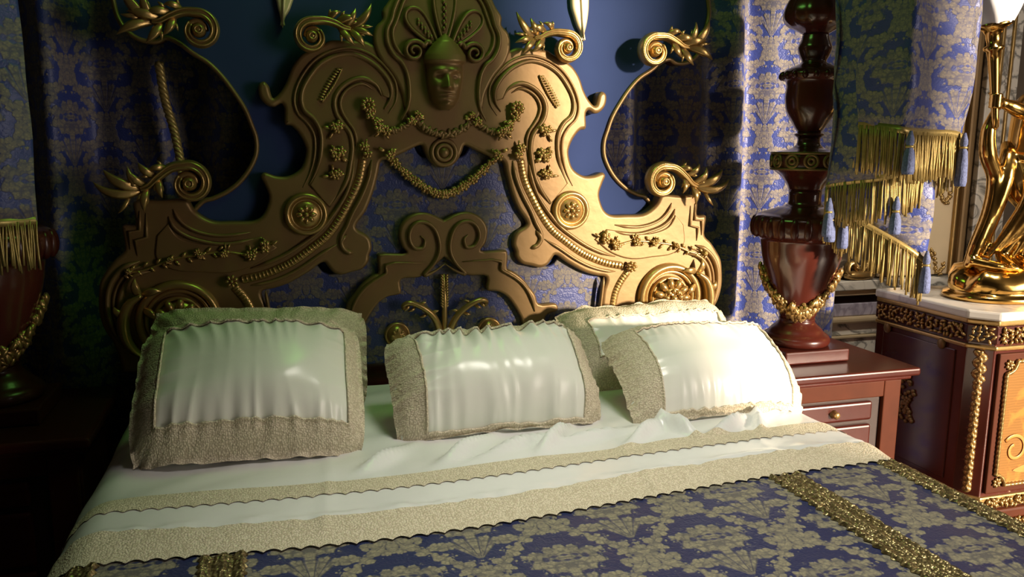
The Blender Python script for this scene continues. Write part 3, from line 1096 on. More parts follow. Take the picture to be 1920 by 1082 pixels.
# acanthus scrolls -------------------------------------------------------------
def blade(mb, base, ang, length, width, y0, lift=0.02, curl=0.6, n=9):
    """one curling acanthus lobe in the x-z plane, standing proud towards -Y"""
    V, F, U = [], [], []
    p = Vector((base[0], base[1], 0))
    a = ang
    for i in range(n + 1):
        t = i / n
        wd = width * (math.sin(PI * (0.12 + 0.88 * t)) ** 0.8) * (1 - 0.15 * t) if t < 1 else 0.0
        nx, nz = -math.sin(a), math.cos(a)
        yy = y0 - lift * math.sin(PI * t * 0.8)
        rid = width * 0.35 * (1 - t)
        for s, dy in ((-1, 0.004), (-0.5, -rid * 0.7), (0, -rid * 0.25), (0.5, -rid * 0.7), (1, 0.004), (0, 0.010)):
            V.append((p.x + nx * wd * s, yy + dy, p.y + nz * wd * s))
        p = p + Vector((math.cos(a), math.sin(a), 0)) * (length / n)
        a += curl / n
    for i in range(n):
        for k in range(6):
            j = (k + 1) % 6
            F.append((i * 6 + k, i * 6 + j, (i + 1) * 6 + j, (i + 1) * 6 + k))
    F.append(tuple(range(5, -1, -1)))
    mb.add(V, F)


def scroll(c, R, dirx, stem, spray, turns=1.25, y=-0.022, both=True):
    """volute centred at c (x, z); the stem leaves from the top towards dirx (+1 outwards, -1 inwards)"""
    P, rr, dd = [], [], []
    n = 46
    a1 = PI / 2
    for k in range(n):
        t = k / (n - 1)
        a = a1 - (1 - t) * turns * 2 * PI
        r = R * (0.36 + 0.64 * t)
        P.append((c[0] - dirx * r * math.cos(a), c[1] + r * math.sin(a)))
        rr.append(R * (0.17 + 0.14 * t))
        dd.append(0.014 + 0.016 * t)
    st = [P[-1]] + [(c[0] + dirx * sx, c[1] + sz) for sx, sz in stem]
    S_ = xz(cr(st, 8))[1:]
    for i, p in enumerate(S_):
        t = i / len(S_)
        P.append(p)
        rr.append(R * 0.31 * (1 - 0.5 * t))
        dd.append(0.030 * (1 - 0.4 * t))
    mb = ptube(P, y, rr, dd, 10)
    # flutes riding on the ribbon
    m = len(P)
    for off in (-0.45, 0.45):
        Q = []
        for i in range(14, m):
            a, b = P[max(0, i - 1)], P[min(m - 1, i + 1)]
            tx, tz = b[0] - a[0], b[1] - a[1]
            l = math.hypot(tx, tz) or 1
            Q.append((P[i][0] - tz / l * rr[i] * off, P[i][1] + tx / l * rr[i] * off))
        ptube(Q, y - 0.014, [q * 0.33 for q in rr[14:]], [q * 0.62 for q in dd[14:]], 6, mb)
    ell((c[0], y - 0.004, c[1]), (R * 0.42, 0.034, R * 0.42), mb, None, 16, 8)
    ptube([(c[0] + R * 0.2 * math.cos(k * 2 * PI / 18), c[1] + R * 0.2 * math.sin(k * 2 * PI / 18)) for k in range(19)], y - 0.032, R * 0.07, 0.008, 6, mb, cap=False)
    outs = hb(mb, 'scroll_ornament', GOLD_BRIGHT, both=both)
    lf = MB()
    for (t, dang, ln, wd, cu) in spray:
        i = min(len(S_) - 2, int(t * (len(S_) - 1)))
        a, b = S_[i], S_[i + 1]
        an = math.atan2(b[1] - a[1], b[0] - a[0]) + D(dang) * dirx
        blade(lf, S_[i], an, ln * 1.25, wd * 0.88, y - 0.006, 0.026, cu * dirx)
        for s3 in (-1, 1):
            blade(lf, (S_[i][0] + math.cos(an) * ln * 0.35, S_[i][1] + math.sin(an) * ln * 0.35), an + s3 * 0.75, ln * 0.55, wd * 0.42, y - 0.010, 0.016, -s3 * 0.6, 6)
    for o, m_ in zip(outs, (lf, lf.mirror())):
        m2 = MB()
        m2.V = [p - HBO for p in m_.V]
        m2.F, m2.U = m_.F, m_.U
        m2.build('acanthus_leaf', GOLD_BRIGHT, o)
    return outs


D = math.radians
# outer top scrolls: stem runs outwards (dirx=+1)
SP1 = [(0.25, 60, 0.045, 0.013, -1.2), (0.45, 48, 0.060, 0.016, -0.9), (0.45, -60, 0.055, 0.015, 0.9), (0.7, 50, 0.075, 0.018, -0.5), (0.7, -45, 0.065, 0.016, 0.6),
       (0.95, 30, 0.10, 0.020, 0.9), (0.95, -5, 0.085, 0.018, -0.6), (0.95, 62, 0.07, 0.015, 0.5)]
scroll(PT['scroll_out'], 0.050, 1, [(0.04, 0.050), (0.075, 0.036), (0.105, 0.020), (0.125, 0.018)], SP1)
# inner top scrolls: stem runs towards the crest (dirx=-1)
SP2 = [(0.3, 70, 0.040, 0.012, -1.0), (0.5, 55, 0.055, 0.015, -0.8), (0.6, -35, 0.060, 0.014, 0.5), (0.75, 60, 0.055, 0.014, 0.6), (0.9, -25, 0.060, 0.015, -0.5),
       (0.95, 35, 0.085, 0.016, 0.9), (0.95, 5, 0.060, 0.013, -0.4)]
scroll(PT['scroll_in'], 0.047, -1, [(0.04, 0.049), (0.07, 0.042), (0.095, 0.030), (0.115, 0.026)], SP2)
# side scrolls
SP3 = [(0.3, 55, 0.045, 0.013, -1.0), (0.5, 60, 0.055, 0.015, 0.8), (0.5, -50, 0.050, 0.014, -0.3), (0.75, 55, 0.060, 0.015, 0.8), (0.75, -40, 0.06, 0.015, -0.4),
       (0.95, 25, 0.095, 0.020, 0.9), (0.95, -10, 0.115, 0.018, 1.5), (0.95, 60, 0.06, 0.014, 0.8)]
scroll(PT['scroll_mid'], 0.054, 1, [(0.045, 0.048), (0.085, 0.020), (0.115, -0.008), (0.135, -0.016)], SP3, y=-0.018)

# horn tips on the frame flanks
# gilt leaf drops that hang from above the frame edge
mb = MB()
out = [(0.474, 2.16), (0.492, 2.11), (0.505, 2.04), (0.510, 1.95), (0.505, 1.90), (0.497, 1.865), (0.491, 1.835), (0.484, 1.862), (0.470, 1.885), (0.458, 1.915), (0.447, 1.95), (0.446, 2.04), (0.456, 2.11)]
slab(xz(cr(out, 4, True)), 0.030, 0.02, 0.009, mb)
ptube([(0.476, 2.13), (0.478, 2.0), (0.486, 1.90), (0.491, 1.845)], 0.029, [0.004, 0.006, 0.005, 0.002], 0.006, 6, mb)
hb(mb, 'leaf_drop', GOLD_PALE, both=True)

# big lower medallions
MC = (0.832, 0.948)
mb = MB()
for rr, th_, d in ((0.112, 0.014, 0.024), (0.093, 0.007, 0.012), (0.070, 0.008, 0.016)):
    ptube([(MC[0] + rr * math.cos(k * 2 * PI / 48), MC[1] + rr * math.sin(k * 2 * PI / 48)) for k in range(49)], -0.004, th_, d, 8, mb, cap=False)
hb(mb, 'medallion_ring', GOLD_BRIGHT, both=True)
mb = MB()
ell((MC[0], -0.002, MC[1]), (0.066, 0.035, 0.066), mb, None, 22, 10)
for k in range(11):
    a = 2 * PI * k / 11
    ell((MC[0] + 0.052 * math.cos(a), -0.030, MC[1] + 0.052 * math.sin(a)), (0.022, 0.014, 0.012), mb, Matrix.Rotation(-a, 3, 'Y'), 8, 6)
for k in range(9):
    a = 2 * PI * k / 9 + 0.2
    ell((MC[0] + 0.027 * math.cos(a), -0.044, MC[1] + 0.027 * math.sin(a)), (0.012, 0.010, 0.008), mb, Matrix.Rotation(-a, 3, 'Y'), 8, 5)
ptube([(MC[0] + 0.034 * math.cos(k * 2 * PI / 28), MC[1] + 0.034 * math.sin(k * 2 * PI / 28)) for k in range(29)], -0.036, 0.005, 0.008, 6, mb, cap=False)
ell((MC[0], -0.046, MC[1]), (0.013, 0.013, 0.013), mb, None, 10, 6)
hb(mb, 'medallion', GOLD_BRIGHT, both=True)
mb = MB()
P = cr([(0.93, 1.035), (0.965, 1.01), (0.985, 0.965), (0.985, 0.91), (0.965, 0.87), (0.94, 0.85)], 8)
ptube(xz(P), -0.02, [0.018 * math.sin(PI * (0.12 + 0.8 * i / len(P))) for i in range(len(P))], 0.03, 10, mb)
for (bx, bz, an, ln) in ((0.93, 1.035, D(150), 0.06), (0.935, 1.03, D(60), 0.06), (0.98, 0.97, D(30), 0.045), (0.93, 0.99, D(200), 0.05)):
    blade(mb, (bx, bz), an, ln, 0.014, -0.02, 0.02, 0.8)
hb(mb, 'acanthus_leaf', GOLD_BRIGHT, both=True)

# palm motif in the centre
mb = MB()
tube([(0, 0.012, 0.80), (0, 0.008, 0.90), (0, 0.010, 0.97), (0, 0.014, 1.06)], [0.010, 0.010, 0.010, 0.006], 8, mb)
for k in range(12):
    z = 0.95 + k * 0.0095
    for s in (-1, 1):
        ell((s * 0.008, 0.006, z), (0.009, 0.006, 0.004), mb, Matrix.Rotation(-s * 0.8, 3, 'Y'), 6, 4)
hb(mb, 'palm_stem', GOLD_BRIGHT)
mb = MB()
P = cr([(0.012, 0.82), (0.022, 0.88), (0.045, 0.925), (0.085, 0.958), (0.125, 0.972), (0.142, 0.962), (0.138, 0.948)], 7)
m = len(P)
ptube(xz(P), [0.012 - 0.03 * math.sin(PI * 0.9 * i / m) for i in range(m)], [0.013 * (1.05 - 0.55 * i / m) for i in range(m)], [0.012] * m, 8, mb)
for k, (bx, bz, an) in enumerate(((0.05, 0.93, 150), (0.09, 0.957, 140), (0.10, 0.955, -40), (0.06, 0.93, -30), (0.12, 0.965, -60))):
    blade(mb, (bx, bz), D(an), 0.03, 0.007, -0.004, 0.008, 0.5, 6)
hb(mb, 'palm_leaf', GOLD_BRIGHT, both=True)
mb = MB()
c = PT['boss']
ell((c[0], 0.02, c[1]), (0.036, 0.028, 0.036), mb, None, 16, 8)
ptube([(c[0] + 0.038 * math.cos(k * 2 * PI / 28), c[1] + 0.038 * math.sin(k * 2 * PI / 28)) for k in range(29)], 0.022, 0.006, 0.010, 6, mb, cap=False)
for k in range(8):
    a = 2 * PI * k / 8
    ell((c[0] + 0.018 * math.cos(a), -0.002, c[1] + 0.018 * math.sin(a)), (0.009, 0.006, 0.005), mb, Matrix.Rotation(-a, 3, 'Y'), 6, 4)
hb(mb, 'boss', GOLD_BRIGHT, both=True)
bevbox('base_board', (-0.93, 0.07 - 0.05, 0.0), (0.93, 0.10 - 0.05, 0.95), MAHOG, HB)

# ------------------------------------------------------------------ bed
BED = thing('bed', 'dark wooden bed frame under the mattress and coverlet', 'bed', (0, -1.05, 0))
for sx in (-1, 1):
    bevbox('side_rail', (sx * 0.90 - 0.03, -1.02, 0.18), (sx * 0.90 + 0.03, 1.0, 0.40), MAHOG, BED)
    for yy in (-0.98, 0.95):
        lathe([(0.05, 0.0), (0.06, 0.03), (0.04, 0.08), (0.06, 0.14), (0.055, 0.20)], 16, (sx * 0.86, yy, 0)).build('leg', MAHOG, BED)
bevbox('slat_deck', (-0.87, -1.0, 0.34), (0.87, 1.0, 0.39), MAHOG, BED)
bevbox('foot_rail', (-0.90, -1.05, 0.18), (0.90, -1.0, 0.42), MAHOG, BED)
mat_o = bevbox('mattress', (-0.93, -2.06, 0.40), (0.93, -0.03, 0.695), MATT, None, 0.06, 4)
tag(mat_o, 'thick cream mattress under the satin sheet and coverlet', 'mattress')


def side(s, top, flat=0.905, rad=0.075, drop=0.36):
    """cross-section of cloth laid over the bed: arc length s -> (x, z)"""
    a = abs(s)
    sg = 1 if s >= 0 else -1
    if a <= flat:
        x, z = a, top
    elif a <= flat + rad * PI / 2 * 0.93:
        t = (a - flat) / rad
        x, z = flat + rad * math.sin(t), top - rad + rad * math.cos(t)
    else:
        t0 = PI / 2 * 0.93
        l = a - flat - rad * t0
        x = flat + rad * math.sin(t0) + math.cos(t0) * l * 0.3
        z = top - rad + rad * math.cos(t0) - l
    return sg * x, z


def yskew(s):
    """the turned-down sheet edge bows towards the foot left of the middle"""
    return -0.085 * math.exp(-((s + 0.30) / 0.62) ** 2)


def wrink(s, y):
    """height of folds in the satin sheet"""
    h = 0.0
    if y > -1.08:
        k = smooth01(-0.88, -0.78, y)
        h += k * 0.010 * noise.noise(Vector((s * 3.2 - y * 4.5, y * 5.0, 3.1)))
        h += k * 0.004 * noise.noise(Vector((s * 8.0 - y * 10.0, y * 9.0, 9.7)))
        for (cs, cy, ang, wd, ln, am) in ((0.12, -0.74, 0.9, 0.022, 0.16, 0.014), (0.36, -0.76, 0.7, 0.020, 0.15, 0.016), (0.50, -0.74, 1.9, 0.022, 0.12, 0.016),
                                         (0.62, -0.76, 0.5, 0.020, 0.14, 0.016), (-0.12, -0.74, 0.75, 0.026, 0.14, 0.014), (-0.33, -0.75, 0.8, 0.024, 0.12, 0.011),
                                         (0.74, -0.74, 1.1, 0.018, 0.10, 0.012), (0.24, -0.72, 0.3, 0.018, 0.12, 0.010), (0.00, -0.755, 0.45, 0.018, 0.16, 0.011)):
            dx, dy = s - cs, y - cy
            p = dx * math.cos(ang) + dy * math.sin(ang)
            q = -dx * math.sin(ang) + dy * math.cos(ang)
            h += am * 3.0 * math.exp(-(q / (wd * 0.7)) ** 2 - (p / ln) ** 2) * smooth01(-0.83, -0.73, y)
        # shallow ironed creases running to the turn-down
        for cs in (-0.46, 0.28, 0.66):
            h += 0.003 * math.exp(-((s - cs - 0.10 * (y + 0.9)) / 0.012) ** 2)
    band = math.exp(-((y + 0.935 - yskew(s) * 0.9) / 0.025) ** 2)
    h += band * (0.008 * noise.noise(Vector((s * 11, y * 26, 1.0))) + 0.005 * noise.noise(Vector((s * 34, y * 40, 6.0))) + 0.003)
    return h


SH_Z = 0.7165


def sheet_pt(s, y, lift=0.0):
    x, z = side(s, SH_Z)
    z -= 0.0085 * smooth01(-0.96 + 0.95 * yskew(s), -1.035 + 0.95 * yskew(s), y)
    nrm = 1.0 if abs(s) < 0.93 else max(0.15, 1 - (abs(s) - 0.93) * 6)
    h = wrink(s, y) * nrm
    if abs(s) > 0.93:                       # soft vertical folds on the hanging sides
        k = smooth01(0.93, 1.2, abs(s))
        x += (1 if s > 0 else -1) * k * 0.008 * math.sin(y * 16 + 1.0 + s)
    sg = 1 if s > 0 else -1
    k = smooth01(0.9, 1.02, abs(s))
    if s < 0:
        x -= 0.42 * max(0.0, SH_Z - 0.03 - z) * smooth01(-0.45, -0.75, y)
    return Vector((x + sg * lift * k, y, z + h + lift * (1 - k)))


SMAX = 1.33
NS, NY = 220, 96


def sh_y(s, v):
    return -0.06 + (-1.040 + 0.95 * yskew(s) + 0.06) * v


o = grid(lambda u, v: sheet_pt(-SMAX + 2 * SMAX * u, sh_y(-SMAX + 2 * SMAX * u, v)), NS, NY).build('satin_sheet', SATIN_SHEET)
SHEET = tag(o, 'ivory satin sheet turned down over the coverlet with two lace bands', 'sheet')


def lace_band(y0, y1, name, sc_amp=0.013, lift=0.0025):
    n = 640
    rows = 6

    def fn(u, v):
        s = -SMAX + 2 * SMAX * u
        sk = yskew(s) * (0.72 if y0 > -0.9 else 0.95)
        yb = y1 + sk + sc_amp * abs(math.sin(s * PI / 0.035)) ** 0.8
        y = (y0 + sk) + (yb - (y0 + sk)) * v
        p = sheet_pt(s, max(y, -2), lift)
        return p

    return grid(fn, n, rows, uvfn=lambda u, v: (2 * SMAX * u, v * (y0 - y1))).build(name, LACE, SHEET)


lace_band(-0.775, -0.855, 'lace_band')
lace_band(-0.945, -1.058, 'lace_band')

# coverlet
CV_Z = 0.706


def cov_pt(s, y, lift=0.0):
    x, z = side(s, CV_Z, flat=0.90, rad=0.085)
    h = 0.004 * noise.noise(Vector((s * 2.5, y * 2.5, 5.0))) + 0.0015 * noise.noise(Vector((s * 9, y * 9, 2.0)))
    h *= smooth01(-1.06, -1.30, y)
    k = smooth01(0.9, 1.02, abs(s))
    sg = 1 if s > 0 else -1
    f = smooth01(0.98, 1.3, abs(s)) * 0.008 * math.sin(y * 13 + s * 3)
    if s < 0:
        x -= 0.42 * max(0.0, CV_Z - 0.03 - z) * smooth01(-0.45, -0.75, y)
    return Vector((x + sg * (lift * k + f), y, z + (h + lift) * (1 - k)))


CMAX = 1.45


def cov_y(v):
    return -0.96 - 1.06 * v


_mb = MB()
grid(lambda u, v: cov_pt(-CMAX + 2 * CMAX * u, cov_y(v)), 150, 70, _mb, uvfn=lambda u, v: (-CMAX + 2 * CMAX * u, cov_y(v)))
# the foot end falls to the rail
grid(lambda u, v: cov_pt(-CMAX + 2 * CMAX * u, -2.02) + Vector((0, -0.07 * math.sin(v * PI / 2), -0.4 * v * v)), 150, 10, _mb, uvfn=lambda u, v: (-CMAX + 2 * CMAX * u, -2.02 - 0.4 * v))
COVER = tag(_mb.build('damask_coverlet', DAM_COVER), 'navy and gold damask coverlet with gold braid strips on the bed', 'coverlet')


def braid(sc, w, name='gold_braid'):
    n = 230
    rd = random.Random(int(sc * 100) + 5)

    def fn(u, v):
        ys_ = -1.052 + 0.95 * yskew(sc)
        y = ys_ + (-2.02 - ys_) * u
        e = (v - 0.5) * 2
        wob = 0.004 * math.sin(u * n * PI / 3.0) * abs(e) ** 3
        s = sc + (w / 2 + wob) * e
        hh = 0.006 + 0.004 * math.cos(e * PI * 2.5) + rd.uniform(-0.0012, 0.0012)
        if abs(e) > 0.99:
            hh = 0.0015
        return cov_pt(s, y, hh)

    grid(fn, n, 14, uvfn=lambda u, v: (v * w, u * 1.02)).build(name, BRAID, COVER)


braid(-0.668, 0.085)
braid(0.598, 0.085)
braid(-0.930, 0.085)
braid(0.915, 0.085)


# ------------------------------------------------------------------ pillows
def pillow(name, label, W, H, T, loc, tilt, yaw=0.0, roll=0.0, seed=0, inset=(0.075, 0.06, 0.075, 0.075), pucker=0.006, ruffle=True, group='pillows on the great bed'):
    """W x H cushion lying in local x-y with its face towards +z, then tilted up; origin at the lower edge"""
    root = thing(name, label, 'pillow', loc, (0, 0, 0), group)
    root.rotation_euler = Matrix.Rotation(yaw, 3, 'Z').to_4x4().to_euler()
    M3 = Matrix.Rotation(tilt, 3, 'X') @ Matrix.Rotation(roll, 3, 'Z')
    L, Rr, Tp, Bt = inset[0], inset[1], inset[2], inset[3]

    def h(x, y, sgn):
        ex = max(0.0, 1 - abs(x / (W / 2)) ** 2.6)
        ey = max(0.0, 1 - abs((y - H / 2) / (H / 2)) ** 2.6)
        b = T / 2 * (ex * ey) ** 0.55
        # gathered puckers close to the lace seam
        dx = min(x + W / 2 - L, W / 2 - Rr - x)
        dy = min(y - Bt, H - Tp - y)
        pk = 0.0
        if sgn > 0:
            nz = noise.noise(Vector((x * 4 + seed * 3.1, y * 4, seed)))
            rg = lambda a_, b_, c_: 1 - 2 * abs(noise.noise(Vector((a_, b_, c_))))
            pk += pucker * 2.4 * math.exp(-max(0, dy) / (0.022 + pucker * 2.6)) * (rg(x * 27 + y * 5 * nz, y * 3.0, seed * 1.7) - 0.55)
            pk += pucker * 1.0 * math.exp(-max(0, dx) / 0.045) * (rg(y * 24, x * 4, seed * 2.3 + 5) - 0.55)
            pk += 0.010 * nz + 0.005 * noise.noise(Vector((x * 9 - y * 5, y * 9, seed * 2.0)))
        ins_ = min(dx, dy)
        pk *= 1.0 if ins_ > 0 else math.exp(ins_ / 0.025)
        return sgn * (b + pk * min(1, ex * ey * 10))

    def edge(x, y):
        # slightly concave sides with dog-ear corners
        kx = 1 - 0.035 * (1 - (2 * (y / H) - 1) ** 2)
        ky = 1 - 0.03 * (1 - (2 * x / W) ** 2)
        q = 1 - 0.075 * (abs(2 * x / W) * abs(2 * y / H - 1)) ** 4
        return x * kx * q, H / 2 + (y - H / 2) * ky * q

    def P(x, y, sgn, lift=0.0):
        X, Y = edge(x, y)
        # the lower edge and the ends sag back onto the bed
        sag = 0.055 * max(0.0, 1 - y / 0.15) ** 2 + 0.030 * max(0.0, (abs(x) - W / 2 + 0.12) / 0.12) ** 2
        sag += 0.012 * noise.noise(Vector((x * 5, y * 5, seed * 1.3)))
        return M3 @ Vector((X, Y, h(x, y, sgn) + lift - sag))

    def warp(t):   # denser towards the edges
        return 0.5 - 0.5 * math.cos(PI * t) * (1 if True else 0)

    mb = MB()
    nx, ny = 110, 80
    grid(lambda u, v: P((u - 0.5) * W, v * H, 1), nx, ny, mb)
    k = len(mb.V)
    grid(lambda u, v: P((0.5 - u) * W, v * H, -1), 36, 26, mb)
    mb.build('satin_cover', SATIN, root)
    # lace border: frame strip proud of the face with scalloped edges
    lb = MB()

    def strip(fn, n, rows=5):
        grid(fn, n, rows, lb, uvfn=lambda u, v: (fn(u, v).x, fn(u, v).y + fn(u, v).z))

    fl = 0.012 if Bt > 0.02 else 0.006

    def rect(u, ins):
        """point on rectangle inset by ins*(L..) ; u runs round the pillow"""
        x0, x1 = -W / 2 + L * ins - fl * (1 - ins), W / 2 - Rr * ins + fl * (1 - ins)
        y0, y1 = Bt * ins - fl * (1 - ins), H - Tp * ins + fl * (1 - ins)
        per = u * 4
        if per < 1:
            return x0 + (x1 - x0) * per, y0
        if per < 2:
            return x1, y0 + (y1 - y0) * (per - 1)
        if per < 3:
            return x1 - (x1 - x0) * (per - 2), y1
        return x0, y1 - (y1 - y0) * (per - 3)

    def bf(u, v):
        sc = 0.05 * abs(math.sin(u * 4 * 22 * PI))
        ins = -0.0 + v * (1.0 + (sc if v > 0.9 else 0))
        x, y = rect(u % 1.0 if u < 1 else 0.0, ins)
        ruf = 0.016 * (1 - v) ** 2 * noise.noise(Vector((u * 70, seed * 3.3, v))) if ruffle else 0
        xx, yy = max(-W / 2 * 0.999, min(W / 2 * 0.999, x)), max(H * 0.001, min(H * 0.999, y))
        p = P(xx, yy, 1, 0.006 + ruf)
        return p + M3 @ Vector((x - xx, y - yy, 0))

    strip(bf, 360, 8)
    lb.build('lace_border', LACE, root)
    # corded seam between lace and satin
    cord = [P(*rect(k / 260, 1.03), 1, 0.006) for k in range(260)]
    tube(cord + [cord[0]], 0.0032, 6).build('seam_cord', LACE, root)
    return root


R_ = math.radians
pillow('bed_pillow', 'left back pillow with ruffled lace edge against the gilt headboard', 0.60, 0.285, 0.12, (-0.605, -0.335, 0.755), R_(60), R_(-3), R_(-2), 11)
pillow('bed_pillow', 'right back pillow with gathered satin and lace edge behind the sunlit pillow', 0.65, 0.30, 0.12, (0.675, -0.355, 0.755), R_(38), R_(2), R_(0.5), 12)
pillow('bed_pillow', 'left front satin pillow with wide cream lace band along its lower edge', 0.55, 0.375, 0.18, (-0.625, -0.690, 0.764), R_(40), R_(-1), R_(-2), 1, (0.055, 0.03, 0.03, 0.048))
pillow('bed_pillow', 'middle front satin pillow with strongly puckered lower edge', 0.60, 0.315, 0.17, (0.035, -0.652, 0.764), R_(36), R_(1), R_(0), 2, (0.075, 0.06, 0.03, 0.003), pucker=0.011)
pillow('bed_pillow', 'right front satin pillow, half in bright sunlight', 0.58, 0.335, 0.16, (0.680, -0.690, 0.764), R_(27), R_(0), R_(0), 3, (0.085, 0.05, 0.045, 0.006))

# ------------------------------------------------------------------ bedside stands
def stand(label, sx):
    cx = 1.335 * sx
    t = thing('bedside_stand', label, 'nightstand', (cx, -0.115, 0), group='mahogany bedside stands')
    bevbox('body', (-0.27, -0.205, 0.06), (0.27, 0.225, 0.690), MAHOG, t, 0.005)
    bevbox('plinth', (-0.29, -0.225, 0.0), (0.29, 0.235, 0.07), MAHOG_RED, t, 0.008)
    top = bevbox('top', (-0.305, -0.265, 0.692), (0.305, 0.25, 0.722), MAHOG_RED, t, 0.009, 3)
    bevbox('top_moulding', (-0.295, -0.235, 0.672), (0.295, 0.235, 0.693), MAHOG, t, 0.008, 3)
    # framed front
    for nm, a, b in (('stile', -0.262, -0.205), ('stile', 0.190, 0.262)):
        bevbox(nm, (a, -0.222, 0.07), (b, -0.200, 0.672), MAHOG_ORANGE, t, 0.004)
    bevbox('rail', (-0.205, -0.2215, 0.612), (0.190, -0.200, 0.672), MAHOG_ORANGE, t, 0.004)
    bevbox('rail', (-0.205, -0.2215, 0.07), (0.190, -0.200, 0.13), MAHOG_ORANGE, t, 0.004)
    bevbox('groove', (-0.203, -0.207, 0.132), (0.188, -0.203, 0.610), DARKWOOD, t, 0.001)
    for z0, z1 in ((0.53, 0.600), (0.36, 0.515), (0.145, 0.345)):
        d = bevbox('drawer', (-0.19, -0.224, z0), (0.145, -0.204, z1), MAHOG_RED, t, 0.010, 3)
        lathe([(0.016, 0.0), (0.008, 0.008), (0.013, 0.018), (0.009, 0.024)], 14).build('knob', GOLD_BRIGHT, d)
        kn = d.children[0]
        kn.rotation_euler = (PI / 2, 0, 0)
        kn.location = (-0.02, -0.224, (z0 + z1) / 2)
    return t


stand('red mahogany bedside stand under the carved post, right of the bed', 1)
stand('dark bedside stand in deep shadow, left of the bed', -1)

# ------------------------------------------------------------------ bed posts
POST_LO = [(0.114, 0.772), (0.120, 0.780), (0.120, 0.796), (0.113, 0.806), (0.100, 0.815), (0.088, 0.830), (0.070, 0.846), (0.064, 0.856), (0.064, 0.866)]
POST_URN = [(0.062, 0.866), (0.072, 0.894), (0.096, 0.954), (0.122, 1.034), (0.139, 1.094), (0.147, 1.150), (0.150, 1.158), (0.165, 1.172), (0.177, 1.200), (0.174, 1.236), (0.150, 1.252), (0.120, 1.263), (0.090, 1.274), (0.060, 1.286), (0.058, 1.336)]
POST_MID = [(0.058, 1.336), (0.066, 1.355), (0.087, 1.384), (0.112, 1.405), (0.120, 1.414), (0.120, 1.466), (0.100, 1.474), (0.062, 1.484), (0.042, 1.499), (0.040, 1.522), (0.052, 1.533), (0.040, 1.542)]
POST_CUP = [(0.040, 1.542), (0.048, 1.552), (0.062, 1.575), (0.083, 1.612), (0.091, 1.660), (0.090, 1.716), (0.099, 1.726), (0.108, 1.740), (0.100, 1.754), (0.066, 1.772), (0.042, 1.785), (0.050, 1.805), (0.058, 1.832), (0.048, 1.860), (0.044, 1.880)]
POST_TOP = [(0.044, 1.880), (0.060, 1.890), (0.095, 1.912), (0.110, 1.940), (0.104, 1.975), (0.085, 2.01), (0.06, 2.04), (0.05, 2.08), (0.075, 2.12), (0.085, 2.2), (0.07, 2.4), (0.06, 2.6), (0.07, 3.098)]


def densify(pr, n=3):
    return [(max(0.005, p.x), p.y) for p in cr(pr, n)]


def post(label, sx, face):
    t = thing('bed_post', label, 'bed post', (1.31 * sx, -0.105, 0.724), group='carved urn bed posts')
    o = (0, 0, -0.724)
    bevbox('plinth_block', (-0.135, -0.135, 0.0), (0.135, 0.135, 0.046), MAHOG_RED, t, 0.006)
    lathe(densify(POST_LO), 36, o).build('foot', MAHOG_RED, t)
    lathe(densify(POST_URN), 48, o).build('urn', MAHOG, t)
    lathe(densify(POST_MID), 36, o).build('collar', MAHOG, t)
    lathe(densify(POST_CUP), 36, o).build('cup', MAHOG, t)
    lathe(densify(POST_TOP), 40, o, None, 12, 0.10, (1.90, 2.0)).build('finial', MAHOG, t)
    # gadroon beads
    mb = MB()
    for k in range(18):
        a = 2 * PI * k / 18
        ell((0.103 * math.cos(a), 0.103 * math.sin(a), 1.738 - 0.724), (0.014, 0.012, 0.015), mb, Matrix.Rotation(a, 3, 'Z'), 8, 6)
    mb.build('gadroon_ring', MAHOG_RED, t)
    mb = MB()
    for k in range(24):
        a = 2 * PI * k / 24
        ell((0.168 * math.cos(a), 0.168 * math.sin(a), 1.205 - 0.724), (0.018, 0.018, 0.040), mb, Matrix.Rotation(a, 3, 'Z'), 8, 6)
    mb.build('gadroon_ring', MAHOG_RED, t)
    # gilt guilloche collar
    mb = MB()
    for k in range(12):
        a = 2 * PI * k / 12
        cx, cy = 0.123 * math.cos(a), 0.123 * math.sin(a)
        for rr in (0.022, 0.010):
            ring = []
            for q in range(17):
                b = 2 * PI * q / 16
                ring.append((cx - rr * math.cos(b) * math.sin(a), cy + rr * math.cos(b) * math.cos(a), 1.440 - 0.724 + rr * math.sin(b)))
            tube(ring, 0.0055, 6, mb, cap=False)
    for z in (1.412, 1.468):
        ring = [(0.124 * math.cos(2 * PI * q / 40), 0.124 * math.sin(2 * PI * q / 40), z - 0.724) for q in range(41)]
        tube(ring, 0.005, 6, mb, cap=False)
    mb.build('gilt_collar', GOLD, t)
    # gilt leaf garland in swags round the urn
    mb = MB()
    rd = random.Random(3)
    for sw in range(2):
        for k in range(170):
            f = rd.random()
            a = PI * sw + D(face - 90) + PI * f
            zc = 1.050 - 0.150 * math.sin(PI * f) ** 0.75
            zj = zc + rd.uniform(-0.030, 0.022) * (0.5 + 0.5 * math.sin(PI * f))
            r = 0.064 + (zj - 0.87) * 0.36 + rd.uniform(0.002, 0.016)
            an = a + rd.uniform(-0.05, 0.05)
            rot = Matrix.Rotation(an, 3, 'Z') @ Matrix.Rotation(rd.uniform(-1.2, 1.2), 3, 'X')
            ell((r * math.cos(an), r * math.sin(an), zj - 0.724), (0.009, 0.009, 0.019), mb, rot, 6, 4)
    mb.build('leaf_garland', GOLD_BRIGHT, t)
    return t


post('carved mahogany urn post beside the fringed drape, right of the bed', 1, 234)
post('shadowed mahogany urn post at the left edge of the picture', -1, 286)

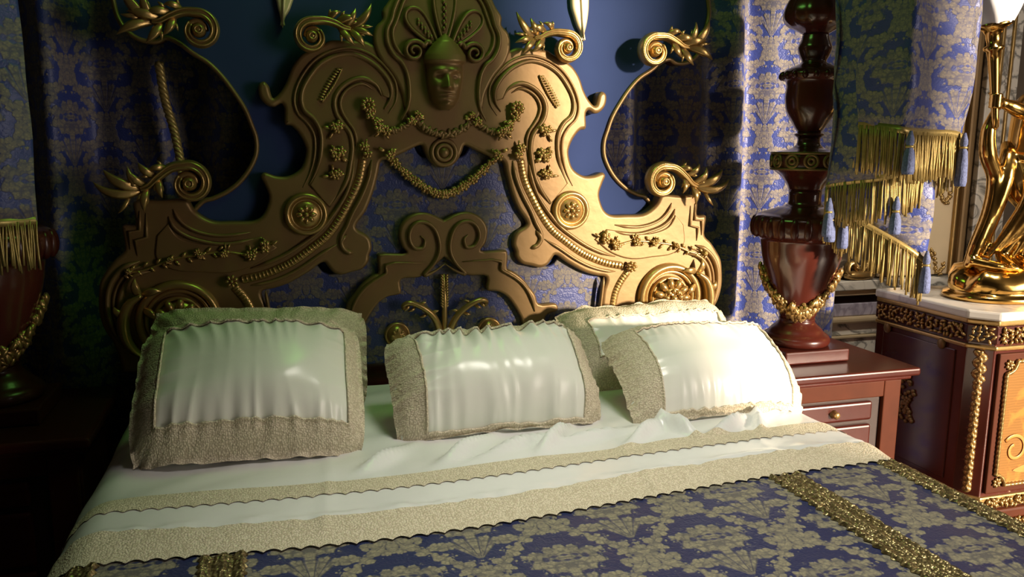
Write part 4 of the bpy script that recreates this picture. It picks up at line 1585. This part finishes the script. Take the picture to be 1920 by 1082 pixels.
# ------------------------------------------------------------------ curtains behind the bed
def curtain(label, x0, x1, y0, seed, amp=0.05, per=0.17, name='damask_curtain', z0=0.03, z1=3.095, tie=None):
    n = int((x1 - x0) / 0.010)
    rd = random.Random(seed)
    ph = [rd.uniform(0, 6.3) for _ in range(6)]

    def off(x, z):
        q = x + 0.03 * math.sin(z * 1.1 + ph[0]) + 0.02 * noise.noise(Vector((x * 2, z * 0.8, seed)))
        f = math.sin(q * 2 * PI / per + ph[1]) + 0.5 * math.sin(q * 2 * PI / (per * 0.63) + ph[2]) + 0.35 * math.sin(q * 2 * PI / (per * 2.3) + ph[3])
        return amp * f * 0.62

    # arc length along x at mid height for the weave
    arc = [0.0]
    for i in range(n):
        a = x0 + (x1 - x0) * i / n
        b = x0 + (x1 - x0) * (i + 1) / n
        arc.append(arc[-1] + math.hypot(b - a, off(b, 1.4) - off(a, 1.4)))
    nz = 40

    def fn(u, v):
        x = x0 + (x1 - x0) * u
        z = z0 + (z1 - z0) * v
        return Vector((x, y0 + off(x, z), z))

    mb = grid(fn, n, nz, uvfn=lambda u, v: (arc[int(round(u * n))], z0 + (z1 - z0) * v))
    o = mb.build(name, DAM_CURTAIN)
    md = o.modifiers.new('thickness', 'SOLIDIFY')
    md.thickness = 0.003
    return tag(o, label, 'curtain', 'blue damask curtains')


curtain('blue damask curtain hanging behind the right post and headboard edge', 0.42, 1.78, 0.25, 5, 0.065, 0.24)
curtain('blue damask curtain hanging behind the left side of the headboard', -2.15, -0.42, 0.245, 9, 0.075, 0.26)

# twisted tie cord on the left curtain
mb = MB()
P = cr([(-0.862, 0.16, 1.73), (-0.850, 0.155, 1.62), (-0.828, 0.15, 1.52), (-0.815, 0.15, 1.42), (-0.815, 0.155, 1.25)], 24)
for s in range(3):
    Q = []
    for i, p in enumerate(P):
        a = i * 0.55 + s * 2 * PI / 3
        Q.append(Vector((p.x + 0.007 * math.cos(a), p.y + 0.007 * math.sin(a), p.z)))
    tube(Q, 0.0075, 6, mb)
tag(mb.build('twisted_cord', FRINGE), 'twisted gold cord hanging beside the left curtain folds', 'cord')


# ------------------------------------------------------------------ fringed front drapes
def strand_fringe(path, length, mb, spacing=0.0055, seed=0, out=Vector((0, -0.004, 0)), head=0.02):
    """hanging twisted strands below a 3D edge path, with a woven heading"""
    rd = random.Random(seed)
    hd = []
    V, F = [], []
    n = len(path)
    for p in path:
        V += [p + out * 1.6 + Vector((0, 0, head * 0.5)), p + out * 1.6 + Vector((0, 0, -head * 0.5)), p - out * 1.2 + Vector((0, 0, -head * 0.5)), p - out * 1.2 + Vector((0, 0, head * 0.5))]
    for i in range(n - 1):
        for k in range(4):
            j = (k + 1) % 4
            F.append((i * 4 + k, i * 4 + j, (i + 1) * 4 + j, (i + 1) * 4 + k))
    mb.add(V, F)
    cum = [0.0]
    for i in range(1, n):
        cum.append(cum[-1] + (path[i] - path[i - 1]).length)
    m = int(cum[-1] / spacing)
    i = 0
    for q in range(m):
        d = q * spacing
        while i < n - 2 and cum[i + 1] < d:
            i += 1
        f = (d - cum[i]) / max(1e-6, cum[i + 1] - cum[i])
        p = path[i].lerp(path[i + 1], f) + out * (1 + rd.uniform(-0.6, 0.8))
        ln = length * rd.uniform(0.86, 1.06)
        sw = Vector((rd.uniform(-0.006, 0.006), rd.uniform(-0.006, 0.006), 0))
        pts = [p + Vector((0, 0, -ln * t)) + sw * t + Vector((0.0016 * math.sin(t * 21 + q * 5.0), 0.0016 * math.cos(t * 21), 0)) for t in (0, 0.25, 0.5, 0.75, 1.0)]
        tube(pts, [0.0026, 0.003, 0.003, 0.0032, 0.0036], 4, mb)
    return mb


def tassel(parent, loc, length=0.13, r=0.016, lab=None):
    prof = [(0.004, 0.03), (0.007, 0.02), (r * 0.7, 0.006), (r * 0.75, -0.006), (r * 0.45, -0.018), (r * 0.75, -0.03), (r * 0.95, -length * 0.5), (r * 1.05, -length * 0.9), (r * 0.9, -length)]
    mb = lathe(prof, 30, (0, 0, 0), None, 15, 0.25, (-1, -0.02))
    o = mb.build('tassel', TASSEL, parent)
    o.location = loc
    g = MB()
    rng = [(r * 0.55 * math.cos(2 * PI * q / 16), r * 0.55 * math.sin(2 * PI * q / 16), -0.017) for q in range(17)]
    tube(rng, 0.004, 6, g, cap=False)
    g.build('tassel_band', FRINGE, o)
    return o


def drape(name, label, key, zb, top=3.095, fringe=0.15, seed=0, tassels=(), ripple=0.021, side_fringe=True):
    """cascade of cloth folded to and fro: key = [(x, y)] fold path, zb = lower-edge height at each key point"""
    kk = cr([(a[0], a[1], b) for a, b in zip(key, zb)], 26)
    n = len(kk) - 1
    org = Vector((kk[0].x, kk[0].y, min(zb)))
    t = thing(name, label, 'drape', org, group='fringed bed drapes')
    arc = [0.0]
    for i in range(n):
        arc.append(arc[-1] + (Vector((kk[i + 1].x, kk[i + 1].y)) - Vector((kk[i].x, kk[i].y))).length)

    def base(u):
        f = u * n
        i = min(n - 1, int(f))
        return kk[i].lerp(kk[i + 1], f - i)

    def fn(u, v):
        b = base(u)
        z = b.z + (top - b.z) * v
        tt = u * arc[-1]
        rip = ripple * (math.sin(tt * 21 + seed + 0.6 * math.sin(z * 2)) + 0.6 * noise.noise(Vector((tt * 4, z * 3, seed)))) + 0.022 * noise.noise(Vector((tt * 8 + z * 4, z * 5, seed + 3)))
        return Vector((b.x + 0.004 * math.sin(z * 9 + tt * 5), b.y - rip, z)) - org

    nu = 170
    mb = grid(fn, nu, 44, uvfn=lambda u, v: (u * arc[-1], base(u).z + (top - base(u).z) * v))
    o = mb.build('cloth', DAM_CURTAIN, t)
    md = o.modifiers.new('thickness', 'SOLIDIFY')
    md.thickness = 0.004
    path = [fn(k / nu, 0.0) for k in range(nu + 1)]
    fm = strand_fringe(path, fringe, MB(), 0.006, seed)
    fm.build('fringe', FRINGE, t, kind='stuff')
    if side_fringe:
        mb = MB()
        rd = random.Random(seed + 40)
        for k in range(150):
            p = fn(0, 0.02 + 0.97 * k / 150)
            pts = [p + Vector((-0.028 * q * rd.uniform(0.6, 1.1), -0.006, -0.055 * q * q)) for q in (0, 0.4, 0.7, 1.0)]
            tube(pts, 0.0022, 4, mb)
        mb.build('side_fringe', FRINGE, t, kind='stuff')
    for (u, dz, ln) in tassels:
        p = fn(u, 0.0)
        tassel(t, p + Vector((0, -0.022, dz)), ln, 0.016)
    return t


# right drape: front width, fold back, fold forward
DR = drape('fringed_drape', 'blue damask drape with stepped gold fringe and tassels in front of the right post', 
      [(1.300, -0.245), (1.280, -0.36), (1.272, -0.50), (1.295, -0.575), (1.42, -0.56), (1.585, -0.505), (1.615, -0.475), (1.49, -0.485), (1.345, -0.46), (1.275, -0.385), (1.240, -0.325), (1.236, -0.300), (1.275, -0.310), (1.41, -0.40), (1.535, -0.455)],
      [1.576, 1.564, 1.551, 1.538, 1.535, 1.527, 1.502, 1.450, 1.398, 1.378, 1.362, 1.346, 1.311, 1.20, 1.112], fringe=0.15, seed=2,
      tassels=((0.22, -0.03, 0.10), (0.36, -0.02, 0.14), (0.56, -0.10, 0.09), (0.70, -0.10, 0.09), (0.76, -0.06, 0.10), (0.88, -0.02, 0.11), (0.99, 0.0, 0.11)))
tassel(DR, Vector((1.285, -0.30, 2.02)) - Vector(DR.location), 0.14, 0.014)
# left drape, seen only at the picture edge
drape('fringed_drape', 'shadowed blue damask drape with gold fringe at the left picture edge',
      [(-1.125, -0.30), (-1.25, -0.335), (-1.40, -0.32), (-1.60, -0.33), (-1.635, -0.30), (-1.60, -0.27), (-1.35, -0.265), (-1.18, -0.262)],
      [1.285, 1.285, 1.30, 1.32, 1.33, 1.34, 1.40, 1.46], fringe=0.125, seed=6, tassels=((0.2, -0.03, 0.12),), side_fringe=False)

# ------------------------------------------------------------------ cabinet with marquetry door
CB = thing('marquetry_cabinet', 'gilt-mounted marquetry cabinet with white marble top, right of the bed', 'cabinet', (2.45, -0.08, 0))
CX, CY = 2.45, -0.08


def cslab(pts, z0, z1, name, mat, bev=0.004, parent=None):
    """horizontal slab from a plan outline"""
    bm = bmesh.new()
    vs = [bm.verts.new((x - CX, y - CY, z0)) for x, y in pts]
    f = bm.faces.new(vs)
    if f.normal.z > 0:
        f.normal_flip()
    bm.normal_update()
    r = bmesh.ops.extrude_face_region(bm, geom=[f])
    for v in r['geom']:
        if isinstance(v, bmesh.types.BMVert):
            v.co.z = z1
    bmesh.ops.recalc_face_normals(bm, faces=bm.faces[:])
    bmesh.ops.bevel(bm, geom=bm.edges[:], offset=bev, segments=2, profile=0.5, affect='EDGES')
    me = bpy.data.meshes.new(name)
    bm.to_mesh(me)
    bm.free()
    me.materials.append(mat)
    o = bpy.data.objects.new(name, me)
    COL.objects.link(o)
    o.parent = parent or CB
    return o


def plan(g=0.0):
    return [(1.93 - g, 0.19 + g * 0), (1.93 - g, -0.285 - g * 0.4), (1.985 - g * 0.4, -0.36 - g), (2.915 + g * 0.4, -0.36 - g), (2.97 + g, -0.285 - g * 0.4), (2.97 + g, 0.19)]


cslab(plan(0.0), 0.10, 0.86, 'carcass', MAHOG)
cslab(plan(0.022), 0.868, 0.902, 'marble_top', MARBLE_TOP, 0.008)
cslab(plan(0.012), 0.848, 0.868, 'gilt_cornice', GOLD_BRIGHT, 0.006)
cslab(plan(0.010), 0.755, 0.772, 'gilt_moulding', GOLD_BRIGHT, 0.006)
cslab(plan(0.008), 0.780, 0.846, 'frieze', MAHOG_RED, 0.003)
cslab(plan(0.010), 0.135, 0.185, 'gilt_base_band', GOLD_BRIGHT, 0.006)
cslab(plan(0.016), 0.085, 0.130, 'base_moulding', MAHOG_ORANGE, 0.010)


def foliage(p0, p1, nrm, zc, hh, n, name, seed):
    """frieze of small gilt leaves between plan points p0 and p1"""
    rd = random.Random(seed)
    mb = MB()
    d = Vector((p1[0] - p0[0], p1[1] - p0[1], 0))
    ang = math.atan2(d.y, d.x)
    for k in range(n):
        f = (k + 0.5) / n
        q = Vector((p0[0], p0[1], 0)) + d * f
        for s in (-1, -0.35, 0.35, 1):
            rot = Matrix.Rotation(ang, 3, 'Z') @ Matrix.Rotation(rd.uniform(-1.5, 1.5), 3, 'Y')
            j = rd.uniform(-0.008, 0.008)
            dn = d.normalized() * j
            ell((q.x + dn.x - CX + nrm[0] * 0.004, q.y + dn.y - CY + nrm[1] * 0.004, zc + s * hh * 0.85 + rd.uniform(-0.005, 0.005)), (0.013, 0.008, 0.0055), mb, rot, 6, 4)
    mb.build(name, GOLD_BRIGHT, CB)


foliage((1.99, -0.37), (2.90, -0.37), (0, -1), 0.813, 0.026, 44, 'gilt_frieze', 1)
foliage((1.922, 0.18), (1.922, -0.28), (-1, 0), 0.813, 0.026, 22, 'gilt_frieze', 2)
foliage((1.925, -0.29), (1.978, -0.362), (-0.7, -0.7), 0.813, 0.026, 4, 'gilt_frieze', 3)
foliage((2.0, -0.372), (2.90, -0.372), (0, -1), 0.160, 0.014, 40, 'gilt_base_leaves', 4)
# chamfer mounts: a column of overlapping gilt leaves at each front corner
for sx, x0 in ((1, 1.955), (-1, 2.945)):
    mb = MB()
    for k in range(26):
        z = 0.735 - k * 0.021
        rot = Matrix.Rotation(-0.9 * sx, 3, 'Z') @ Matrix.Rotation(0.5 * (-1) ** k, 3, 'Y')
        ell((x0 - CX - sx * 0.004, -0.326 - CY - 0.004, z), (0.028 if k < 5 else 0.018, 0.010, 0.014), mb, rot, 8, 5)
        ell((x0 - CX - sx * 0.010, -0.326 - CY - 0.012, z + 0.008), (0.007, 0.007, 0.012), mb, rot, 6, 4)
    mb.build('corner_mount', GOLD_BRIGHT, CB)
# door
mb = MB()
DX0, DX1, DZ0, DZ1 = 1.998, 2.90, 0.20, 0.745
V = [(DX0 - CX, -0.372 - CY, DZ0), (DX1 - CX, -0.372 - CY, DZ0), (DX1 - CX, -0.372 - CY, DZ1), (DX0 - CX, -0.372 - CY, DZ1)]
door = bevbox('door', (DX0 - CX, -0.374 - CY, DZ0), (DX1 - CX, -0.358 - CY, DZ1), MAHOG_ORANGE, CB, 0.004)
gx0, gx1, gz0, gz1, ch = DX0 + 0.032, DX1 - 0.032, DZ0 + 0.032, DZ1 - 0.030, 0.045


def notch(g):
    x0, x1, z0, z1 = gx0 + g, gx1 - g, gz0 + g, gz1 - g
    out = []
    for cx, cz, a0 in ((x0, z0, 90), (x1, z0, 180), (x1, z1, 270), (x0, z1, 360)):
        seq = []
        for q in range(7):
            a = D(a0 - 90 * q / 6)
            seq.append((cx + ch * math.cos(a), cz + ch * math.sin(a)))
        out.append(seq)
    L = []
    # walk counter-clockwise: bottom-left, bottom-right, top-right, top-left
    for seq in out:
        L += seq
    return L


nl = notch(0.0)
pm = slab([(x, z) for x, z in notch(0.004)], -0.378, 0.004, 0.001)
pm.V = [Vector((p.x - CX, p.y - CY, p.z)) for p in pm.V]
pm.build('marquetry_panel', MARQ, door, False)
rp = MB()
LL = [(x, z) for x, z in nl] + [nl[0]]
P = []
for a, b in zip(LL, LL[1:]):
    m_ = max(1, int(math.hypot(b[0] - a[0], b[1] - a[1]) / 0.006))
    for q in range(m_):
        P.append((a[0] + (b[0] - a[0]) * q / m_, a[1] + (b[1] - a[1]) * q / m_))
P.append(P[0])
ptube([(x - CX, z) for x, z in P], -0.380 - CY, [0.007 + 0.0025 * math.sin(i * 2.1) for i in range(len(P))], 0.009, 6, rp, cap=False)
for (x, z) in ((gx0 + 0.012, gz0 + 0.012), (gx1 - 0.012, gz0 + 0.012), (gx0 + 0.012, gz1 - 0.012), (gx1 - 0.012, gz1 - 0.012)):
    for q in range(7):
        a = 2 * PI * q / 7
        ell((x - CX + 0.013 * math.cos(a), -0.379 - CY, z + 0.013 * math.sin(a)), (0.009, 0.006, 0.006), rp, Matrix.Rotation(-a, 3, 'Y'), 6, 4)
    ell((x - CX, -0.384 - CY, z), (0.008, 0.006, 0.008), rp, None, 8, 5)
rp.build('gilt_rope_frame', GOLD_BRIGHT, door)
# inlaid urn and arabesques
iy = -0.3805


_ni = [0]


def inlay(out):
    _ni[0] += 1
    m = slab(out, iy - 0.00012 * _ni[0], 0.003, 0.0008)
    m.V = [Vector((p.x - CX, p.y - CY, p.z)) for p in m.V]
    m.build('inlay', INLAY, door, False)


ux = 2.26
inlay(xz(cr([(ux - 0.15, 0.285), (ux, 0.268), (ux + 0.15, 0.285), (ux + 0.08, 0.31), (ux + 0.025, 0.335), (ux + 0.02, 0.37), (ux + 0.075, 0.41), (ux + 0.085, 0.47), (ux + 0.05, 0.50), (ux - 0.05, 0.50), (ux - 0.085, 0.47), (ux - 0.075, 0.41), (ux - 0.02, 0.37), (ux - 0.025, 0.335), (ux - 0.08, 0.31)], 4, True)))
rd = random.Random(12)
for k in range(15):
    a = rd.uniform(0.1, PI - 0.1)
    rr = rd.uniform(0.05, 0.17)
    c0 = (ux + rr * math.cos(a) * 1.0, 0.51 + rr * math.sin(a))
    r0 = rd.uniform(0.012, 0.026)
    inlay([(c0[0] + r0 * (1 + 0.25 * math.sin(5 * q * 2 * PI / 22)) * math.cos(q * 2 * PI / 22), c0[1] + r0 * (1 + 0.25 * math.sin(5 * q * 2 * PI / 22)) * math.sin(q * 2 * PI / 22)) for q in range(22)])
for s in (-1, 1):
    P = []
    for k in range(30):
        t_ = k / 29
        a = PI * 0.2 + t_ * 2.2 * PI
        r = 0.06 * (1 - 0.7 * t_)
        P.append((ux + s * (0.15 + r * math.cos(a)), 0.37 + r * math.sin(a)))
    m = ptube([(x - CX, z) for x, z in P], iy - CY, 0.008, 0.001, 6)
    m.build('inlay', INLAY, door)
# gilt pendant, studs and panel on the left side
bevbox('side_panel', (1.924 - CX, -0.24 - CY, 0.22), (1.932 - CX, 0.14 - CY, 0.735), MAHOG, CB, 0.003)
for yy, zz in ((0.115, 0.745), (-0.175, 0.745)):
    mb = MB()
    ell((1.922 - CX, yy - CY, zz), (0.010, 0.020, 0.022), mb, None, 10, 7)
    mb.build('gilt_stud', GOLD, CB)
mb = MB()
rd = random.Random(8)
for k in range(60):
    z = rd.uniform(0.38, 0.575)
    wd = 0.016 + 0.028 * math.sin((0.575 - z) / 0.195 * PI * 1.6) ** 2
    ell((1.920 - CX, -0.02 - CY + rd.uniform(-wd, wd), z), (0.008, 0.011, 0.009), mb, Matrix.Rotation(rd.uniform(-1, 1), 3, 'X'), 6, 4)
mb.build('gilt_pendant', GOLD, CB)
for x, y in ((1.98, -0.31), (2.92, -0.31), (1.98, 0.14), (2.92, 0.14)):
    mb = lathe([(0.020, 0.0), (0.034, 0.02), (0.026, 0.05), (0.040, 0.085)], 18, (x - CX, y - CY, 0))
    for k in range(9):
        a = 2 * PI * k / 9
        ell((x - CX + 0.032 * math.cos(a), y - CY + 0.032 * math.sin(a), 0.06), (0.012, 0.012, 0.018), mb, None, 6, 4)
    mb.build('gilt_foot', GOLD_BRIGHT, CB)
# apron of gilt leaves under the front
foliage((2.02, -0.372), (2.40, -0.372), (0, -1), 0.070, 0.016, 16, 'gilt_apron', 9)

# ------------------------------------------------------------------ statue lamp
SX, SY, SZ = 2.235, -0.115, 0.904
ST = thing('statue_lamp', 'gilt figure of a draped woman holding up a torch lamp on the marble top', 'lamp', (SX, SY, SZ))


def S(x, y, z):
    return Vector((x - SX, y - SY, z - SZ))


# mound base
mb = MB()
prof = [(0.215, 0.0), (0.222, 0.012), (0.214, 0.024), (0.196, 0.030), (0.200, 0.040), (0.205, 0.055), (0.196, 0.085), (0.170, 0.115), (0.12, 0.135), (0.06, 0.142), (0.01, 0.144)]
lathe(prof, 56, (0, 0, 0), mb)
for i, p in enumerate(mb.V):
    if p.z > 0.035:
        k = 0.022 * noise.noise(p * 13.0) + 0.012 * noise.noise(p * 31.0)
        d = Vector((p.x, p.y, 0.12))
        mb.V[i] = p + d.normalized() * k
for v in mb.V:
    v.y *= 0.78
mb.build('mound_base', GOLD_STATUE, ST)

# body, one continuous surface
fb = MB()


def limb(pts, rad, n=5, seg=12):
    Q = cr([tuple(S(*p)) for p in pts], n)
    m = len(pts) - 1
    rr = []
    for i in range(len(Q)):
        f = i / (len(Q) - 1) * m
        k = min(m - 1, int(f))
        rr.append(rad[k] + (rad[k + 1] - rad[k]) * (f - k))
    tube(Q, rr, seg, fb)
    ell(Q[0], (rr[0],) * 3, fb, None, 10, 8)
    ell(Q[-1], (rr[-1],) * 3, fb, None, 10, 8)


limb([(2.275, -0.13, 1.42), (2.285, -0.13, 1.50), (2.300, -0.125, 1.58), (2.325, -0.12, 1.66), (2.335, -0.12, 1.70)], [0.082, 0.066, 0.070, 0.078, 0.045])
ell(S(2.295, -0.175, 1.635), (0.034, 0.034, 0.034), fb, None, 10, 8)
ell(S(2.355, -0.175, 1.635), (0.034, 0.034, 0.034), fb, None, 10, 8)
limb([(2.335, -0.12, 1.70), (2.338, -0.128, 1.76)], [0.032, 0.028])
ell(S(2.340, -0.140, 1.815), (0.047, 0.056, 0.066), fb, None, 16, 12)
ell(S(2.338, -0.192, 1.812), (0.009, 0.014, 0.017), fb, None, 8, 6)
ell(S(2.338, -0.190, 1.788), (0.015, 0.009, 0.005), fb, None, 8, 6)
ell(S(2.338, -0.182, 1.768), (0.014, 0.014, 0.011), fb, None, 8, 6)
for sx in (-1, 1):
    ell(S(2.338 + sx * 0.019, -0.184, 1.838), (0.017, 0.012, 0.006), fb, None, 8, 6)
    ell(S(2.338 + sx * 0.019, -0.184, 1.824), (0.009, 0.008, 0.006), fb, None, 8, 6)
# hair: wreath of curls and a bun
for k in range(16):
    a = 2 * PI * k / 16
    ell(S(2.340 + 0.050 * math.cos(a), -0.128 + 0.052 * math.sin(a), 1.852 + 0.006 * (-1) ** k), (0.021, 0.021, 0.024), fb, None, 8, 6)
ell(S(2.345, -0.075, 1.84), (0.036, 0.036, 0.036), fb, None, 10, 8)
# torch arm, held out level
limb([(2.275, -0.13, 1.668), (2.225, -0.16, 1.640), (2.185, -0.185, 1.628), (2.125, -0.19, 1.645), (2.088, -0.185, 1.658)], [0.040, 0.035, 0.030, 0.025, 0.018])
ell(S(2.075, -0.180, 1.660), (0.022, 0.024, 0.026), fb, None, 10, 8)
for k in range(4):
    z = 1.684 - k * 0.0145
    limb([(2.072, -0.190, z), (2.050, -0.206 , z + 0.002), (2.034, -0.196, z + 0.003), (2.034, -0.178, z + 0.002)], [0.0085, 0.008, 0.0075, 0.0065], 3, 6)
limb([(2.080, -0.170, 1.682), (2.066, -0.158, 1.690), (2.048, -0.160, 1.694)], [0.009, 0.0085, 0.007], 3, 6)
# other arm gathers the drapery at the hip
limb([(2.385, -0.12, 1.668), (2.425, -0.13, 1.58), (2.430, -0.16, 1.50), (2.385, -0.20, 1.445), (2.360, -0.21, 1.43)], [0.040, 0.034, 0.030, 0.024, 0.018])
for k in range(4):
    limb([(2.358, -0.215, 1.435 - 0.012 * k), (2.335, -0.228, 1.428 - 0.012 * k), (2.322, -0.222, 1.418 - 0.012 * k)], [0.009, 0.008, 0.007], 3, 6)
limb([(2.362, -0.20, 1.445), (2.345, -0.205, 1.455), (2.330, -0.212, 1.452)], [0.009, 0.009, 0.007], 3, 6)
# legs
limb([(2.245, -0.135, 1.41), (2.240, -0.185, 1.33), (2.252, -0.210, 1.27), (2.215, -0.180, 1.17), (2.182, -0.165, 1.085)], [0.078, 0.066, 0.050, 0.043, 0.024])
limb([(2.182, -0.165, 1.080), (2.172, -0.195, 1.060), (2.162, -0.235, 1.050)], [0.024, 0.022, 0.014])
limb([(2.315, -0.130, 1.41), (2.330, -0.165, 1.32), (2.325, -0.175, 1.26), (2.300, -0.155, 1.16), (2.285, -0.145, 1.075)], [0.078, 0.064, 0.050, 0.044, 0.024])
limb([(2.285, -0.145, 1.070), (2.290, -0.175, 1.052), (2.296, -0.215, 1.045)], [0.024, 0.022, 0.014])
for sx, (fx, fy, fz) in ((0, (2.160, -0.238, 1.048)), (1, (2.297, -0.218, 1.043))):
    for k in range(5):
        limb([(fx - 0.014 + 0.007 * k, fy + 0.004, fz), (fx - 0.016 + 0.008 * k, fy - 0.014, fz - 0.003)], [0.0065, 0.0055], 2, 6)
body = fb.build('figure', GOLD_STATUE, ST)
md = body.modifiers.new('join', 'REMESH')
md.mode = 'VOXEL'
md.voxel_size = 0.0048
md.use_smooth_shade = True
md = body.modifiers.new('soften', 'SMOOTH')
md.factor = 0.5
md.iterations = 4

# drapery: skirt folds, waist roll, and the fall of cloth from the torch arm
fb = MB()
for k in range(9):
    f = k / 8
    x0 = 2.215 + 0.135 * f
    x1 = 2.120 + 0.235 * f
    yy = -0.20 - 0.03 * math.sin(PI * f)
    limb([(x0, -0.185 - 0.02 * math.sin(PI * f), 1.43), (x0 - 0.015 + 0.03 * f, yy - 0.035, 1.32 - 0.02 * (k % 2)), ((x0 + x1) / 2, yy - 0.005, 1.20), (x1, yy + 0.04, 1.075 + 0.02 * (k % 3))], [0.014, 0.021, 0.019, 0.011], 4, 8)
limb([(2.205, -0.16, 1.46), (2.24, -0.21, 1.445), (2.30, -0.222, 1.43), (2.355, -0.19, 1.445)], [0.022, 0.026, 0.026, 0.022], 5, 10)
limb([(2.22, -0.10, 1.50), (2.19, -0.14, 1.46), (2.16, -0.16, 1.36), (2.13, -0.15, 1.24), (2.105, -0.13, 1.12), (2.085, -0.12, 1.05)], [0.022, 0.032, 0.036, 0.034, 0.032, 0.026], 5, 10)
limb([(2.085, -0.16, 1.64), (2.060, -0.16, 1.56), (2.075, -0.155, 1.47), (2.125, -0.15, 1.38), (2.120, -0.15, 1.26), (2.080, -0.14, 1.12), (2.060, -0.13, 1.045)], [0.012, 0.026, 0.032, 0.030, 0.030, 0.028, 0.020], 5, 10)
limb([(2.345, -0.08, 1.46), (2.37, -0.10, 1.36), (2.375, -0.10, 1.22), (2.36, -0.10, 1.07)], [0.03, 0.04, 0.045, 0.04], 5, 10)
limb([(2.06, -0.15, 1.06), (2.12, -0.20, 1.045), (2.20, -0.225, 1.035)], [0.02, 0.018, 0.012], 5, 8)
cl = fb.build('drapery', GOLD_STATUE, ST)
md = cl.modifiers.new('join', 'REMESH')
md.mode = 'VOXEL'
md.voxel_size = 0.0055
md.use_smooth_shade = True
md = cl.modifiers.new('soften', 'SMOOTH')
md.factor = 0.5
md.iterations = 5

# torch and glass flame shade
tq = (S(2.006, -0.185, 1.93) - S(2.066, -0.185, 1.56)).to_track_quat('Z', 'Y').to_matrix()
tor = lathe([(0.004, 0.0), (0.012, 0.01), (0.013, 0.06), (0.016, 0.15), (0.020, 0.25), (0.024, 0.285), (0.034, 0.292), (0.034, 0.302), (0.022, 0.308), (0.026, 0.345), (0.036, 0.362), (0.062, 0.374), (0.066, 0.384), (0.050, 0.392)], 28)
tor.V = [tq @ p + S(2.066, -0.185, 1.56) for p in tor.V]
tor.build('torch', GOLD_STATUE, ST)
sh = MB()
V, F = [], []
nS, nZ = 48, 26
for j in range(nZ + 1):
    t = j / nZ
    r = 0.050 + 0.062 * math.sin(PI * min(1, t * 1.25 + 0.06)) ** 0.8 if t < 0.72 else 0.09 * (1 - (t - 0.72) / 0.28) ** 0.8 + 0.004
    if t < 0.72:
        r = 0.048 + 0.064 * math.sin(PI * (0.04 + t * 0.72)) ** 0.75
    else:
        r0 = 0.048 + 0.064 * math.sin(PI * (0.04 + 0.72 * 0.72)) ** 0.75
        r = r0 * (1 - (t - 0.72) / 0.28) ** 0.7 + 0.003
    for i in range(nS):
        a = 2 * PI * i / nS
        rr = r * (1 + 0.05 * math.sin(8 * a + t * 7))
        V.append((rr * math.cos(a), rr * math.sin(a), t * 0.27))
for j in range(nZ):
    for i in range(nS):
        k = (i + 1) % nS
        F.append((j * nS + i, j * nS + k, (j + 1) * nS + k, (j + 1) * nS + i))
F.append(tuple(nZ * nS + i for i in range(nS)))
sh.add([tq @ Vector(p) + S(2.006, -0.185, 1.935) for p in V], F)
sh.build('glass_flame_shade', GLASSW, ST, label='frosted white fluted glass flame')
